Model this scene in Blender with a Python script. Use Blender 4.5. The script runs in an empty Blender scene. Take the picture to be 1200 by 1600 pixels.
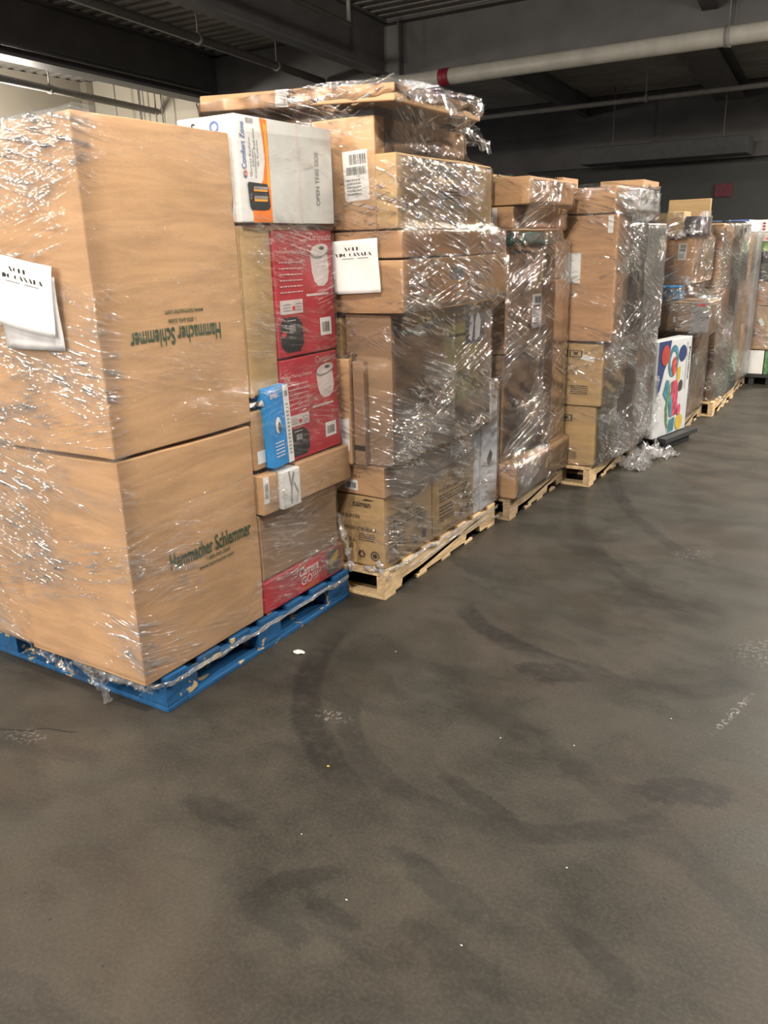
import bpy, bmesh, math, random
import numpy as np
from mathutils import Vector, Matrix, noise

random.seed(7)
C = bpy.context.scene.collection
PI = math.pi
R_ = math.radians

# ------------------------------------------------------------------ materials
def new_mat(name):
    m = bpy.data.materials.new(name); m.use_nodes = True
    nt = m.node_tree; nt.nodes.clear()
    return m, nt
def nd(nt, t, **kw):
    n = nt.nodes.new(t)
    for k, v in kw.items():
        if k.startswith('i_'):
            n.inputs[int(k[2:])].default_value = v
        else: setattr(n, k, v)
    return n
def math_n(nt, op, a, b=None, c=None, clamp=False):
    n = nt.nodes.new('ShaderNodeMath'); n.operation = op; n.use_clamp = clamp
    for i, v in enumerate((a, b, c)):
        if v is None: continue
        if isinstance(v, (int, float)): n.inputs[i].default_value = v
        else: nt.links.new(v, n.inputs[i])
    return n.outputs[0]
def smooth(nt, v, a, b, lo=0., hi=1.):
    n = nt.nodes.new('ShaderNodeMapRange'); n.interpolation_type = 'SMOOTHSTEP'
    nt.links.new(v, n.inputs[0])
    n.inputs[1].default_value = a; n.inputs[2].default_value = b
    n.inputs[3].default_value = lo; n.inputs[4].default_value = hi
    return n.outputs[0]
def mixc(nt, f, a, b):
    n = nt.nodes.new('ShaderNodeMix'); n.data_type = 'RGBA'
    for s, v in ((0, f), (6, a), (7, b)):
        if isinstance(v, (int, float)): n.inputs[s].default_value = v
        elif isinstance(v, tuple): n.inputs[s].default_value = (*v, 1)
        else: nt.links.new(v, n.inputs[s])
    return n.outputs[2]
def noise_n(nt, vec, scale, detail=4, rough=.55, dist=0.):
    n = nt.nodes.new('ShaderNodeTexNoise')
    n.inputs['Scale'].default_value = scale; n.inputs['Detail'].default_value = detail
    n.inputs['Roughness'].default_value = rough; n.inputs['Distortion'].default_value = dist
    if vec is not None: nt.links.new(vec, n.inputs['Vector'])
    return n.outputs['Fac']
def mapping(nt, vec, rot=(0, 0, 0), scale=(1, 1, 1), loc=(0, 0, 0)):
    n = nt.nodes.new('ShaderNodeMapping')
    n.inputs['Rotation'].default_value = rot; n.inputs['Scale'].default_value = scale; n.inputs['Location'].default_value = loc
    nt.links.new(vec, n.inputs['Vector'])
    return n.outputs[0]
def turned(nt, vec, ang, scale, loc=(0, 0, 0)):
    return mapping(nt, mapping(nt, vec, (0, 0, ang)), (0, 0, 0), scale, loc)
def out(nt, sh):
    o = nt.nodes.new('ShaderNodeOutputMaterial'); nt.links.new(sh, o.inputs['Surface'])
def bsdf(nt, col, rough=.6, metal=0., spec=.5, bump=None, bstr=.3, bdist=.01):
    p = nt.nodes.new('ShaderNodeBsdfPrincipled')
    if isinstance(col, tuple): p.inputs['Base Color'].default_value = (*col, 1)
    else: nt.links.new(col, p.inputs['Base Color'])
    if isinstance(rough, (int, float)): p.inputs['Roughness'].default_value = rough
    else: nt.links.new(rough, p.inputs['Roughness'])
    p.inputs['Metallic'].default_value = metal
    p.inputs['Specular IOR Level'].default_value = spec
    if bump is not None:
        b = nt.nodes.new('ShaderNodeBump'); b.inputs['Strength'].default_value = bstr; b.inputs['Distance'].default_value = bdist
        nt.links.new(bump, b.inputs['Height']); nt.links.new(b.outputs[0], p.inputs['Normal'])
    return p.outputs[0]
def plain(name, col, rough=.6, metal=0., var=.12, scale=12, spec=.4):
    m, nt = new_mat(name)
    tc = nt.nodes.new('ShaderNodeTexCoord').outputs['Object']
    n = noise_n(nt, tc, scale, 5)
    c = mixc(nt, smooth(nt, n, .3, .7), tuple(x*(1-var) for x in col), tuple(min(1, x*(1+var)) for x in col))
    out(nt, bsdf(nt, c, rough, metal, spec))
    return m
def card_mat(name, col, grain=.14):
    m, nt = new_mat(name)
    tc = nt.nodes.new('ShaderNodeTexCoord').outputs['Object']
    a = noise_n(nt, mapping(nt, tc, scale=(3, 3, 22)), 1.0, 5, .6, .6)
    b = noise_n(nt, tc, 260, 2)
    g = noise_n(nt, tc, 2.2, 3)
    f = math_n(nt, 'ADD', math_n(nt, 'MULTIPLY', a, .5), math_n(nt, 'ADD', math_n(nt, 'MULTIPLY', b, .15), math_n(nt, 'MULTIPLY', g, .35)))
    c = mixc(nt, smooth(nt, f, .38, .62), tuple(x*(1-grain) for x in col), tuple(min(1, x*(1+grain)) for x in col))
    w = nt.nodes.new('ShaderNodeTexWave'); w.bands_direction = 'X'; w.inputs['Scale'].default_value = 60; w.inputs['Distortion'].default_value = 1
    nt.links.new(tc, w.inputs['Vector'])
    out(nt, bsdf(nt, c, .62, 0, .3, math_n(nt, 'ADD', math_n(nt, 'MULTIPLY', g, 3.), a), .25, .006))
    return m
KR = card_mat('kraft_board', (.50, .305, .165))
KY = card_mat('yellowish_kraft_board', (.47, .315, .155))
KD = card_mat('brown_kraft_board', (.32, .205, .125))
KP = card_mat('pinkish_kraft_board', (.48, .285, .16))
WH = plain('white_card', (.78, .77, .76), .5, var=.05)
LB = plain('label_paper', (.82, .81, .80), .6, var=.04)
GY = plain('grey_card', (.33, .325, .31), .5, var=.15, scale=4)
GW = plain('milky_grey_card', (.78, .78, .82), .45, var=.1, scale=5)
RD = plain('red_card', (.46, .035, .05), .45, var=.12, scale=8)
RD2 = plain('bright_red_print', (.62, .03, .04), .45)
BK = plain('black_print', (.018, .018, .02), .45)
DG = plain('dark_grey_print', (.09, .085, .08), .6)
INK = plain('brown_black_ink', (.055, .04, .03), .7)
GRN = plain('green_ink', (.045, .085, .045), .7)
GR2 = plain('grey_ink', (.28, .27, .27), .7)
WP = plain('white_print', (.85, .84, .84), .5, var=.03)
OR = plain('orange_print', (.85, .22, .02), .45, var=.2, scale=5)
YO = plain('amber_print', (.90, .42, .05), .45)
BL = plain('sky_blue_card', (.03, .27, .66), .45)
BL2 = plain('blue_print', (.09, .16, .42), .5)
TEAL = plain('teal_print', (.07, .20, .26), .5, var=.3, scale=20)
NAVY = plain('navy_print', (.03, .045, .13), .5)
YL = plain('yellow_print', (.50, .35, .05), .5)
PK = plain('pink_print', (.42, .07, .11), .5, var=.5, scale=18)
GRP = plain('green_print', (.10, .22, .09), .5, var=.5, scale=22)
LIME = plain('lime_print', (.22, .42, .06), .5)
TAPEW = plain('pale_tape', (.66, .62, .60), .35)
TAPEB = plain('brown_tape', (.16, .10, .08), .35)
DKG = plain('dark_green_plastic', (.012, .07, .06), .3)
BLKP = plain('black_plastic', (.02, .02, .022), .35)
YKP = plain('yellow_pack_paper', (.33, .27, .12), .6)

def wood_mat(name, col, chips=None, dirt=.5):
    m, nt = new_mat(name)
    tc = nt.nodes.new('ShaderNodeTexCoord').outputs['Object']
    a = noise_n(nt, mapping(nt, tc, scale=(30, 5, 30)), 1.0, 6, .6, 1.2)
    b = noise_n(nt, tc, 5, 5, .6)
    c = mixc(nt, smooth(nt, a, .3, .7), tuple(x*.72 for x in col), tuple(min(1, x*1.2) for x in col))
    c = mixc(nt, smooth(nt, b, .52, .75, 0, dirt), c, (.05, .045, .04))
    if chips:
        n = noise_n(nt, mapping(nt, tc, scale=(1, .7, 1)), 17, 3, .5, .5)
        n2 = noise_n(nt, tc, 3, 2)
        c = mixc(nt, smooth(nt, math_n(nt, 'ADD', n, math_n(nt, 'MULTIPLY', n2, .35)), .80, .84), c, chips)
    out(nt, bsdf(nt, c, .65, 0, .3, a, .5, .004))
    return m
BLUEW = wood_mat('blue_painted_wood', (.016, .098, .25), (.50, .38, .20), .65)
PINE = wood_mat('raw_pine', (.66, .47, .27), None, .25)
PINE2 = wood_mat('weathered_pine', (.40, .29, .18), None, .5)
BLKPAL = plain('black_pallet_plastic', (.03, .03, .032), .5)

# ---- stretch film: clear plastic with wrinkles; the layer count is an attribute of the mesh
def film_mat(name, milky=.12, gloss=.5, ang=.15, amp=1.0, usc=1.0, rough=.07, solid=0., fres=.4):
    m, nt = new_mat(name)
    uv = nt.nodes.new('ShaderNodeUVMap').outputs[0]
    att = nt.nodes.new('ShaderNodeAttribute'); att.attribute_name = 'layers'; lay = att.outputs['Fac']
    def ridges(a, su, sv, loc, w, dist=.6, det=1):
        n = noise_n(nt, turned(nt, uv, a, (su*usc, sv*usc, 1), loc), 1.0, det, .5, dist)
        e = math_n(nt, 'ABSOLUTE', math_n(nt, 'SUBTRACT', n, .5))
        return smooth(nt, e, 0, w, 1, 0)
    def patch(scale, lo, hi, a=0., loc=(0, 0, 0)):
        return smooth(nt, noise_n(nt, turned(nt, uv, a, (scale, scale*2.2, 1), loc), 1.0, 1, .55), lo, hi)
    p1 = patch(1.3, .44, .62, ang); p2 = patch(1.7, .48, .64, -ang, (4, 2, 0)); p3 = patch(2.4, .46, .62, 0, (7, 9, 0))
    r1 = math_n(nt, 'MULTIPLY', ridges(ang, 2.2, 34, (0, 0, 0), .07, .15), p1)            # long stretch creases
    r2 = math_n(nt, 'MULTIPLY', ridges(-ang*1.1, 2.6, 42, (3, 1, 0), .06, .15), p2)          # crossing creases
    r3 = math_n(nt, 'MULTIPLY', ridges(ang*1.5, 10, 75, (8, 3, 0), .09, .2), p3)          # short puckers
    brk = smooth(nt, noise_n(nt, turned(nt, uv, ang, (16*usc, 40*usc, 1)), 1.0, 1), .42, .60)
    rr_ = math_n(nt, 'MULTIPLY', math_n(nt, 'ADD', r1, math_n(nt, 'ADD', r2, math_n(nt, 'MULTIPLY', r3, .6))), math_n(nt, 'ADD', .25, math_n(nt, 'MULTIPLY', brk, .75)))
    und = noise_n(nt, turned(nt, uv, ang, (2.5, 7, 1)), 1.0, 1, .5)
    fn = noise_n(nt, turned(nt, uv, ang, (22, 70, 1)), 1.0, 2, .6)
    h = math_n(nt, 'ADD', math_n(nt, 'MULTIPLY', rr_, .0040*amp), math_n(nt, 'ADD', math_n(nt, 'MULTIPLY', und, .016), math_n(nt, 'MULTIPLY', fn, .0030*amp)))
    b = nt.nodes.new('ShaderNodeBump'); b.inputs['Distance'].default_value = 1.0; b.inputs['Strength'].default_value = 1.0
    nt.links.new(h, b.inputs['Height'])
    g = nt.nodes.new('ShaderNodeBsdfGlossy'); g.inputs['Roughness'].default_value = rough
    g.inputs['Color'].default_value = (1, 1, 1, 1)
    nt.links.new(b.outputs[0], g.inputs['Normal'])
    fr = nt.nodes.new('ShaderNodeFresnel'); fr.inputs['IOR'].default_value = 1.45
    tr = nt.nodes.new('ShaderNodeBsdfTransparent'); tr.inputs['Color'].default_value = (.985, .985, .985, 1)
    df = nt.nodes.new('ShaderNodeBsdfDiffuse'); df.inputs['Color'].default_value = (.82, .82, .84, 1)
    mk = math_n(nt, 'MULTIPLY', lay, math_n(nt, 'MULTIPLY', milky, math_n(nt, 'ADD', .15, math_n(nt, 'ADD', math_n(nt, 'MULTIPLY', p1, .35), math_n(nt, 'MULTIPLY', rr_, 1.6)))))
    if solid: mk = math_n(nt, 'ADD', mk, solid, None, True)
    mx1 = nt.nodes.new('ShaderNodeMixShader'); nt.links.new(mk, mx1.inputs[0])
    nt.links.new(tr.outputs[0], mx1.inputs[1]); nt.links.new(df.outputs[0], mx1.inputs[2])
    gf = math_n(nt, 'MULTIPLY', lay, math_n(nt, 'ADD', math_n(nt, 'MULTIPLY', fr.outputs[0], fres), math_n(nt, 'MULTIPLY', math_n(nt, 'ADD', rr_, math_n(nt, 'MULTIPLY', p1, .12)), gloss)), None, True)
    mx2 = nt.nodes.new('ShaderNodeMixShader'); nt.links.new(gf, mx2.inputs[0])
    nt.links.new(mx1.outputs[0], mx2.inputs[1]); nt.links.new(g.outputs[0], mx2.inputs[2])
    out(nt, mx2.outputs[0])
    return m
FILM1 = film_mat('stretch_film', .13, .62, .20, 1.0, 1.0, .06, fres=.45)
FILM2 = film_mat('stretch_film_creased', .09, 1.15, .30, 1.15, .85, .055, fres=1.1)
FILM3 = film_mat('stretch_film_upward', .09, 1.15, -.38, 1.15, .85, .055, fres=1.1)
FILMC = film_mat('bunched_stretch_film', .20, .9, .3, 1.0, .8, .10, .03)

# ------------------------------------------------------------------ object helpers
def link(o, parent=None):
    C.objects.link(o)
    if parent is not None: o.parent = parent
    return o
def mesh_obj(name, bm, m, parent=None, smooth_=False):
    me = bpy.data.meshes.new(name); bm.to_mesh(me); bm.free()
    if isinstance(m, (list, tuple)):
        for x in m: me.materials.append(x)
    else: me.materials.append(m)
    if smooth_:
        for p in me.polygons: p.use_smooth = True
    return link(bpy.data.objects.new(name, me), parent)
def empty(name, loc, rz=0):
    o = bpy.data.objects.new(name, None); C.objects.link(o)
    o.location = loc; o.rotation_euler = (0, 0, rz); o.empty_display_size = .1
    return o
def tag(o, label=None, cat=None, group=None, kind=None):
    if label: o['label'] = label
    if cat: o['category'] = cat
    if group: o['group'] = group
    if kind: o['kind'] = kind
    return o
def add_box(bm, x0, x1, y0, y1, z0, z1, mi=0):
    vs = [bm.verts.new(p) for p in ((x0,y0,z0),(x1,y0,z0),(x1,y1,z0),(x0,y1,z0),(x0,y0,z1),(x1,y0,z1),(x1,y1,z1),(x0,y1,z1))]
    for f in ((0,3,2,1),(4,5,6,7),(0,1,5,4),(1,2,6,5),(2,3,7,6),(3,0,4,7)):
        q = bm.faces.new([vs[i] for i in f]); q.material_index = mi
    return vs
def add_tube(bm, a, b, r, n=16, r2=None):
    a = Vector(a); b = Vector(b); d = (b-a).normalized()
    u = d.cross(Vector((0, 0, 1)));
    if u.length < .01: u = Vector((1, 0, 0))
    u.normalize(); v = d.cross(u); r2 = r if r2 is None else r2
    A = [bm.verts.new(a + (u*math.cos(t)+v*math.sin(t))*r) for t in [2*PI*i/n for i in range(n)]]
    B = [bm.verts.new(b + (u*math.cos(t)+v*math.sin(t))*r2) for t in [2*PI*i/n for i in range(n)]]
    for i in range(n):
        f = bm.faces.new((A[i], A[(i+1) % n], B[(i+1) % n], B[i])); f.smooth = True
    bm.faces.new(A); bm.faces.new(list(reversed(B)))
    bmesh.ops.recalc_face_normals(bm, faces=bm.faces)
def bevel(o, w=.004, seg=2, ang=50):
    md = o.modifiers.new('bevel', 'BEVEL'); md.width = w; md.segments = seg; md.limit_method = 'ANGLE'; md.angle_limit = R_(ang)
    return o

# ------------------------------------------------------------------ cartons
BOXES = {}      # pallet number -> list of (footprint points, z0, z1) that the film is pulled around
class Carton:
    """A box: body mesh is the top-level object, its printing, labels and tape are children."""
    def __init__(s, pal, x0, x1, y0, y1, z0, z1, m, label, cat='box', group=None, name='cardboard_box', rz=0., ry=0., rx=0., amp=.004, open_top=False, creases=(), crush=0., hull=True, step=.05, bev=.006):
        s.w, s.d, s.h = x1-x0, y1-y0, z1-z0
        s.amp = amp; s.seed = Vector((random.random()*50, random.random()*50, random.random()*50))
        s.creases = creases; s.crush = crush
        nx, ny, nz = [max(1, int(round(v/step))) for v in (s.w, s.d, s.h)]
        bm = bmesh.new()
        vd = {}
        def V(i, j, k):
            if (i, j, k) not in vd:
                vd[i, j, k] = bm.verts.new(s.warp(Vector((-s.w/2+s.w*i/nx, -s.d/2+s.d*j/ny, s.h*k/nz))))
            return vd[i, j, k]
        for i in range(nx):
            for j in range(ny):
                bm.faces.new((V(i,j,0), V(i,j+1,0), V(i+1,j+1,0), V(i+1,j,0)))
                if not open_top: bm.faces.new((V(i,j,nz), V(i+1,j,nz), V(i+1,j+1,nz), V(i,j+1,nz)))
            for k in range(nz):
                bm.faces.new((V(i,0,k), V(i+1,0,k), V(i+1,0,k+1), V(i,0,k+1)))
                bm.faces.new((V(i,ny,k), V(i,ny,k+1), V(i+1,ny,k+1), V(i+1,ny,k)))
        for j in range(ny):
            for k in range(nz):
                bm.faces.new((V(0,j,k), V(0,j,k+1), V(0,j+1,k+1), V(0,j+1,k)))
                bm.faces.new((V(nx,j,k), V(nx,j+1,k), V(nx,j+1,k+1), V(nx,j,k+1)))
        o = mesh_obj(name, bm, m, None, True)
        for e in o.data.edges: pass
        if open_top:
            sd = o.modifiers.new('wall', 'SOLIDIFY'); sd.thickness = .006; sd.offset = -1
        bevel(o, bev, 2, 55)
        wn = o.modifiers.new('wn', 'WEIGHTED_NORMAL'); wn.keep_sharp = False
        o.location = ((x0+x1)/2, (y0+y1)/2, z0); o.rotation_euler = (rx, ry, rz)
        s.o = o
        tag(o, label, cat, group)
        if hull:
            c, sn = math.cos(rz), math.sin(rz); cx, cy = (x0+x1)/2, (y0+y1)/2
            fp = [(cx+a*c-b*sn, cy+a*sn+b*c) for a, b in ((-s.w/2,-s.d/2),(s.w/2,-s.d/2),(s.w/2,s.d/2),(-s.w/2,s.d/2))]
            BOXES.setdefault(pal, []).append((fp, z0, z1))
    def warp(s, p):
        n = noise.noise_vector(p*2.6+s.seed)*s.amp + noise.noise_vector(p*8+s.seed)*s.amp*.25
        q = p + n
        for cz, dep in s.creases:
            t = max(0, 1-abs(p.z-cz)/.035)
            q.x -= dep*t*(1 if p.x > 0 else -1); q.y += dep*t*(1 if p.y < 0 else -1)
        if s.crush:
            t = max(0., 1-p.z/(s.h*.8))
            if p.x > s.w/2-.08 and p.y < -s.d/2+.08:
                q.x -= s.crush*t; q.y += s.crush*t*.8
        return q
    def pt(s, face, u, v, off):
        if face == 'E': p = Vector((-s.w/2+s.w*u, -s.d/2, s.h*v)); n = Vector((0, -1, 0))
        elif face == 'A': p = Vector((s.w/2, -s.d/2+s.d*u, s.h*v)); n = Vector((1, 0, 0))
        else: p = Vector((-s.w/2+s.w*u, -s.d/2+s.d*v, s.h)); n = Vector((0, 0, 1))
        return s.warp(p) + n*off
    def size(s, face): return (s.w, s.h) if face == 'E' else (s.d, s.h) if face == 'A' else (s.w, s.d)
    def poly(s, face, pts, m, name, label=None, off=.0015, parent=None, grid=None):
        """A printed patch or stuck-on piece: the outline given in face fractions."""
        bm = bmesh.new()
        fv = [bm.verts.new(s.pt(face, u, v, off)) for u, v in pts]
        f = bm.faces.new(fv)
        r = bmesh.ops.extrude_face_region(bm, geom=[f])
        n = {'E': Vector((0, .001, 0)), 'A': Vector((-.001, 0, 0)), 'T': Vector((0, 0, -.001))}[face]
        bmesh.ops.translate(bm, verts=[g for g in r['geom'] if isinstance(g, bmesh.types.BMVert)], vec=n)
        bmesh.ops.recalc_face_normals(bm, faces=bm.faces)
        o = mesh_obj(name, bm, m, parent or s.o)
        if label: o['label'] = label
        return o
    def rect(s, face, u0, u1, v0, v1, m, name, label=None, off=.0015, rot=0., parent=None):
        W, Hh = s.size(face); n = 6
        cu, cv = (u0+u1)/2, (v0+v1)/2; a, b = (u1-u0)/2*W, (v1-v0)/2*Hh
        c, sn = math.cos(rot), math.sin(rot)
        # outline with extra points so it follows a warped face
        bm = bmesh.new(); g = []
        for j in range(n+1):
            row = []
            for i in range(n+1):
                x, y = -a+2*a*i/n, -b+2*b*j/n
                row.append(bm.verts.new(s.pt(face, cu+(x*c-y*sn)/W, cv+(x*sn+y*c)/Hh, off)))
            g.append(row)
        fs = [bm.faces.new((g[j][i], g[j][i+1], g[j+1][i+1], g[j+1][i])) for i in range(n) for j in range(n)]
        r = bmesh.ops.extrude_face_region(bm, geom=fs)
        nv = {'E': Vector((0, .001, 0)), 'A': Vector((-.001, 0, 0)), 'T': Vector((0, 0, -.001))}[face]
        bmesh.ops.translate(bm, verts=[q for q in r['geom'] if isinstance(q, bmesh.types.BMVert)], vec=nv)
        bmesh.ops.recalc_face_normals(bm, faces=bm.faces)
        o = mesh_obj(name, bm, m, parent or s.o)
        if label: o['label'] = label
        return o
    def ell(s, face, cu, cv, ru, rv, m, name, label=None, off=.0022, n=28, rot=0., ring=0, parent=None):
        W, Hh = s.size(face); c, sn = math.cos(rot), math.sin(rot)
        def P(t, k):
            x, y = math.cos(t)*ru*W*k, math.sin(t)*rv*Hh*k
            return s.pt(face, cu+(x*c-y*sn)/W, cv+(x*sn+y*c)/Hh, off)
        bm = bmesh.new()
        A = [bm.verts.new(P(2*PI*i/n, 1)) for i in range(n)]
        if ring:
            B = [bm.verts.new(P(2*PI*i/n, ring)) for i in range(n)]
            for i in range(n): bm.faces.new((A[i], A[(i+1) % n], B[(i+1) % n], B[i]))
        else: bm.faces.new(A)
        o = mesh_obj(name, bm, m, parent or s.o)
        if label: o['label'] = label
        return o
    def text(s, face, body, cu, cv, w, h, m, name='printed_text', rot=0., off=.003, shear=0., bold=0., label=None, parent=None):
        """Flat lettering w x h metres centred on (cu, cv) of a face."""
        cd = bpy.data.curves.new(name, 'FONT'); cd.body = body; cd.align_x = 'CENTER'; cd.shear = shear
        cd.resolution_u = 3; cd.offset = bold
        t = bpy.data.objects.new(name, cd); C.objects.link(t)
        bpy.context.view_layer.update()
        dg = bpy.context.evaluated_depsgraph_get()
        me = bpy.data.meshes.new_from_object(t.evaluated_get(dg))
        bpy.data.objects.remove(t)
        xs = [v.co.x for v in me.vertices]; ys = [v.co.y for v in me.vertices]
        x0, x1, y0, y1 = min(xs), max(xs), min(ys), max(ys)
        W, Hh = s.size(face); c, sn = math.cos(rot), math.sin(rot)
        for v in me.vertices:
            x = ((v.co.x-x0)/(x1-x0)-.5)*w; y = ((v.co.y-y0)/(y1-y0)-.5)*h
            v.co = s.pt(face, cu+(x*c-y*sn)/W, cv+(x*sn+y*c)/Hh, off)
        me.materials.clear(); me.materials.append(m); me.name = name
        o = link(bpy.data.objects.new(name, me), parent or s.o)
        if label: o['label'] = label
        return o
    def bars(s, face, u0, u1, v0, v1, m, name, rows=3, n=26, fill=.55, off=.003, horiz=False, rot=0., parent=None, label=None):
        """Bar-code bars or lines of small illegible print, as one printed block."""
        W, Hh = s.size(face); bm = bmesh.new(); rr = random.Random(hash((round(u0*1000), round(v0*1000))) & 999)
        cu, cv = (u0+u1)/2, (v0+v1)/2; c, sn = math.cos(rot), math.sin(rot)
        def Q(a, b, e, f):
            vs = []
            for uu, vv in ((a, b), (e, b), (e, f), (a, f)):
                x, y = (uu-cu)*W, (vv-cv)*Hh
                vs.append(bm.verts.new(s.pt(face, cu+(x*c-y*sn)/W, cv+(x*sn+y*c)/Hh, off)))
            bm.faces.new(vs)
        if horiz:
            for r in range(rows):
                vv = v0+(v1-v0)*(r+.25)/rows; x = u0
                while x < u1-.001:
                    L = (u1-u0)*rr.uniform(.04, .16)
                    Q(x, vv, min(u1, x+L), vv+(v1-v0)/rows*fill); x += L+(u1-u0)*.03
        else:
            x = u0; st = (u1-u0)/n
            while x < u1:
                L = st*rr.choice((.35, .5, .9)); Q(x, v0, x+L, v1); x += L+st*rr.choice((.3, .5, .8))
        o = mesh_obj(name, bm, m, parent or s.o)
        if label: o['label'] = label
        return o
    def ship_label(s, face, u0, u1, v0, v1, rot=0., label='white shipping label with bar code'):
        L = s.rect(face, u0, u1, v0, v1, LB, 'shipping_label', label, rot=rot)
        du, dv = u1-u0, v1-v0
        s.bars(face, u0+du*.25, u1-du*.06, v1-dv*.27, v1-dv*.07, DG, 'bar_code', n=22, parent=L, rot=rot)
        s.bars(face, u0+du*.12, u1-du*.1, v0+dv*.52, v0+dv*.68, DG, 'bar_code', n=26, parent=L, rot=rot)
        s.bars(face, u0+du*.12, u1-du*.3, v0+dv*.10, v0+dv*.45, GR2, 'fine_print', rows=5, horiz=True, parent=L, rot=rot)
        return L
    def code_label(s, face, u0, u1, v0, v1, label='small white bar code sticker', rot=0., m=None):
        L = s.rect(face, u0, u1, v0, v1, m or LB, 'bar_code_sticker', label, rot=rot)
        du, dv = u1-u0, v1-v0
        s.bars(face, u0+du*.15, u1-du*.15, v0+dv*.2, v1-dv*.25, DG, 'bar_code', n=14, parent=L, rot=rot)
        return L
    def recycle(s, face, cu, cv, r, m, parent=None):
        """triangle of three bent arrows"""
        W, Hh = s.size(face); bm = bmesh.new()
        P = [(math.sin(2*PI*k/3)*r, math.cos(2*PI*k/3)*r) for k in range(3)]
        def add(pts): bm.faces.new([bm.verts.new(s.pt(face, cu+x/W, cv+y/Hh, .003)) for x, y in pts])
        for k in range(3):
            a = Vector(P[k]); b = Vector(P[(k+1) % 3]); d = (b-a).normalized(); n = Vector((d.y, -d.x))*r*.16
            p0 = a+(b-a)*.16; p1 = a+(b-a)*.62
            add([p0+n, p0-n, p1-n, p1+n]); add([p1+n*2, p1-n*2, a+(b-a)*.86])
        return mesh_obj('recycling_mark', bm, m, parent or s.o)

# ------------------------------------------------------------------ pallets
def pallet_root(x1, y0, label, rz=0, group=None):
    o = empty('shipping_pallet', (x1, y0, 0), rz); tag(o, label, 'pallet', group); return o
def part(bx, name, m, parent, bev=.003, label=None, mi=None):
    bm = bmesh.new(); add_box(bm, *bx)
    o = mesh_obj(name, bm, m, parent); bevel(o, bev, 2)
    if label: o['label'] = label
    return o
def block_pallet(x1, y0, L, W, m, label, group=None, h=.138):
    r = pallet_root(x1, y0, label, group=group)
    for bx in (-W, -W/2-.07, -.145):
        for (a, b) in ((0, .165), (L/2-.075, L/2+.075), (L-.165, L)):
            part((bx+.002, bx+.143, a+.002, b-.002, .021, .095), 'block', m, r)
    for bx in (-W, -W/2-.07, -.145):
        part((bx, bx+.145, 0, L, .096, .117), 'stringer_board', m, r)
        part((bx, bx+.145, .1, L-.1, 0, .020), 'bottom_board', m, r)
    for a in (0, L-.10): part((-W, 0, a, a+.099, 0, .020), 'bottom_board', m, r)
    n = 7; bw = .115
    for i in range(n):
        a = (L-bw)*i/(n-1); part((-W, 0, a, a+bw, .118, h), 'deck_board', m, r)
    return r
def stringer_pallet(x1, y0, L, W, m, label, group=None, rz=0, m2=None, notches=((.155, .34), (.86, 1.05)), h=.138):
    r = pallet_root(x1, y0, label, rz, group)
    for sx in (-.045, -W/2-.02, -W):
        bm = bmesh.new()
        prof = [(0, .018), (notches[0][0]-.02, .018)]
        for a, b in notches: prof += [(a, .018), (a+.012, .058), (b-.012, .058), (b, .018)]
        prof += [(L, .018), (L, .116), (0, .116)]
        A = [bm.verts.new((sx, y, z)) for y, z in prof]; B = [bm.verts.new((sx+.044, y, z)) for y, z in prof]
        bm.faces.new(A); bm.faces.new(list(reversed(B)))
        for i in range(len(prof)):
            j = (i+1) % len(prof); bm.faces.new((A[i], B[i], B[j], A[j]))
        bmesh.ops.triangulate(bm, faces=[f for f in bm.faces if len(f.verts) > 4])
        bmesh.ops.recalc_face_normals(bm, faces=bm.faces)
        mesh_obj('stringer', bm, m, r)
    n = 7; bw = .10
    for i in range(n):
        a = (L-bw)*i/(n-1); part((-W, 0, a, a+bw, .117, h), 'deck_board', m if i else (m2 or m), r)
    for a in (0, L*.25, L/2-.05, L*.68, L-.10): part((-W, 0, a, a+.099, 0, .0172), 'bottom_board', m, r)
    return r

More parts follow.
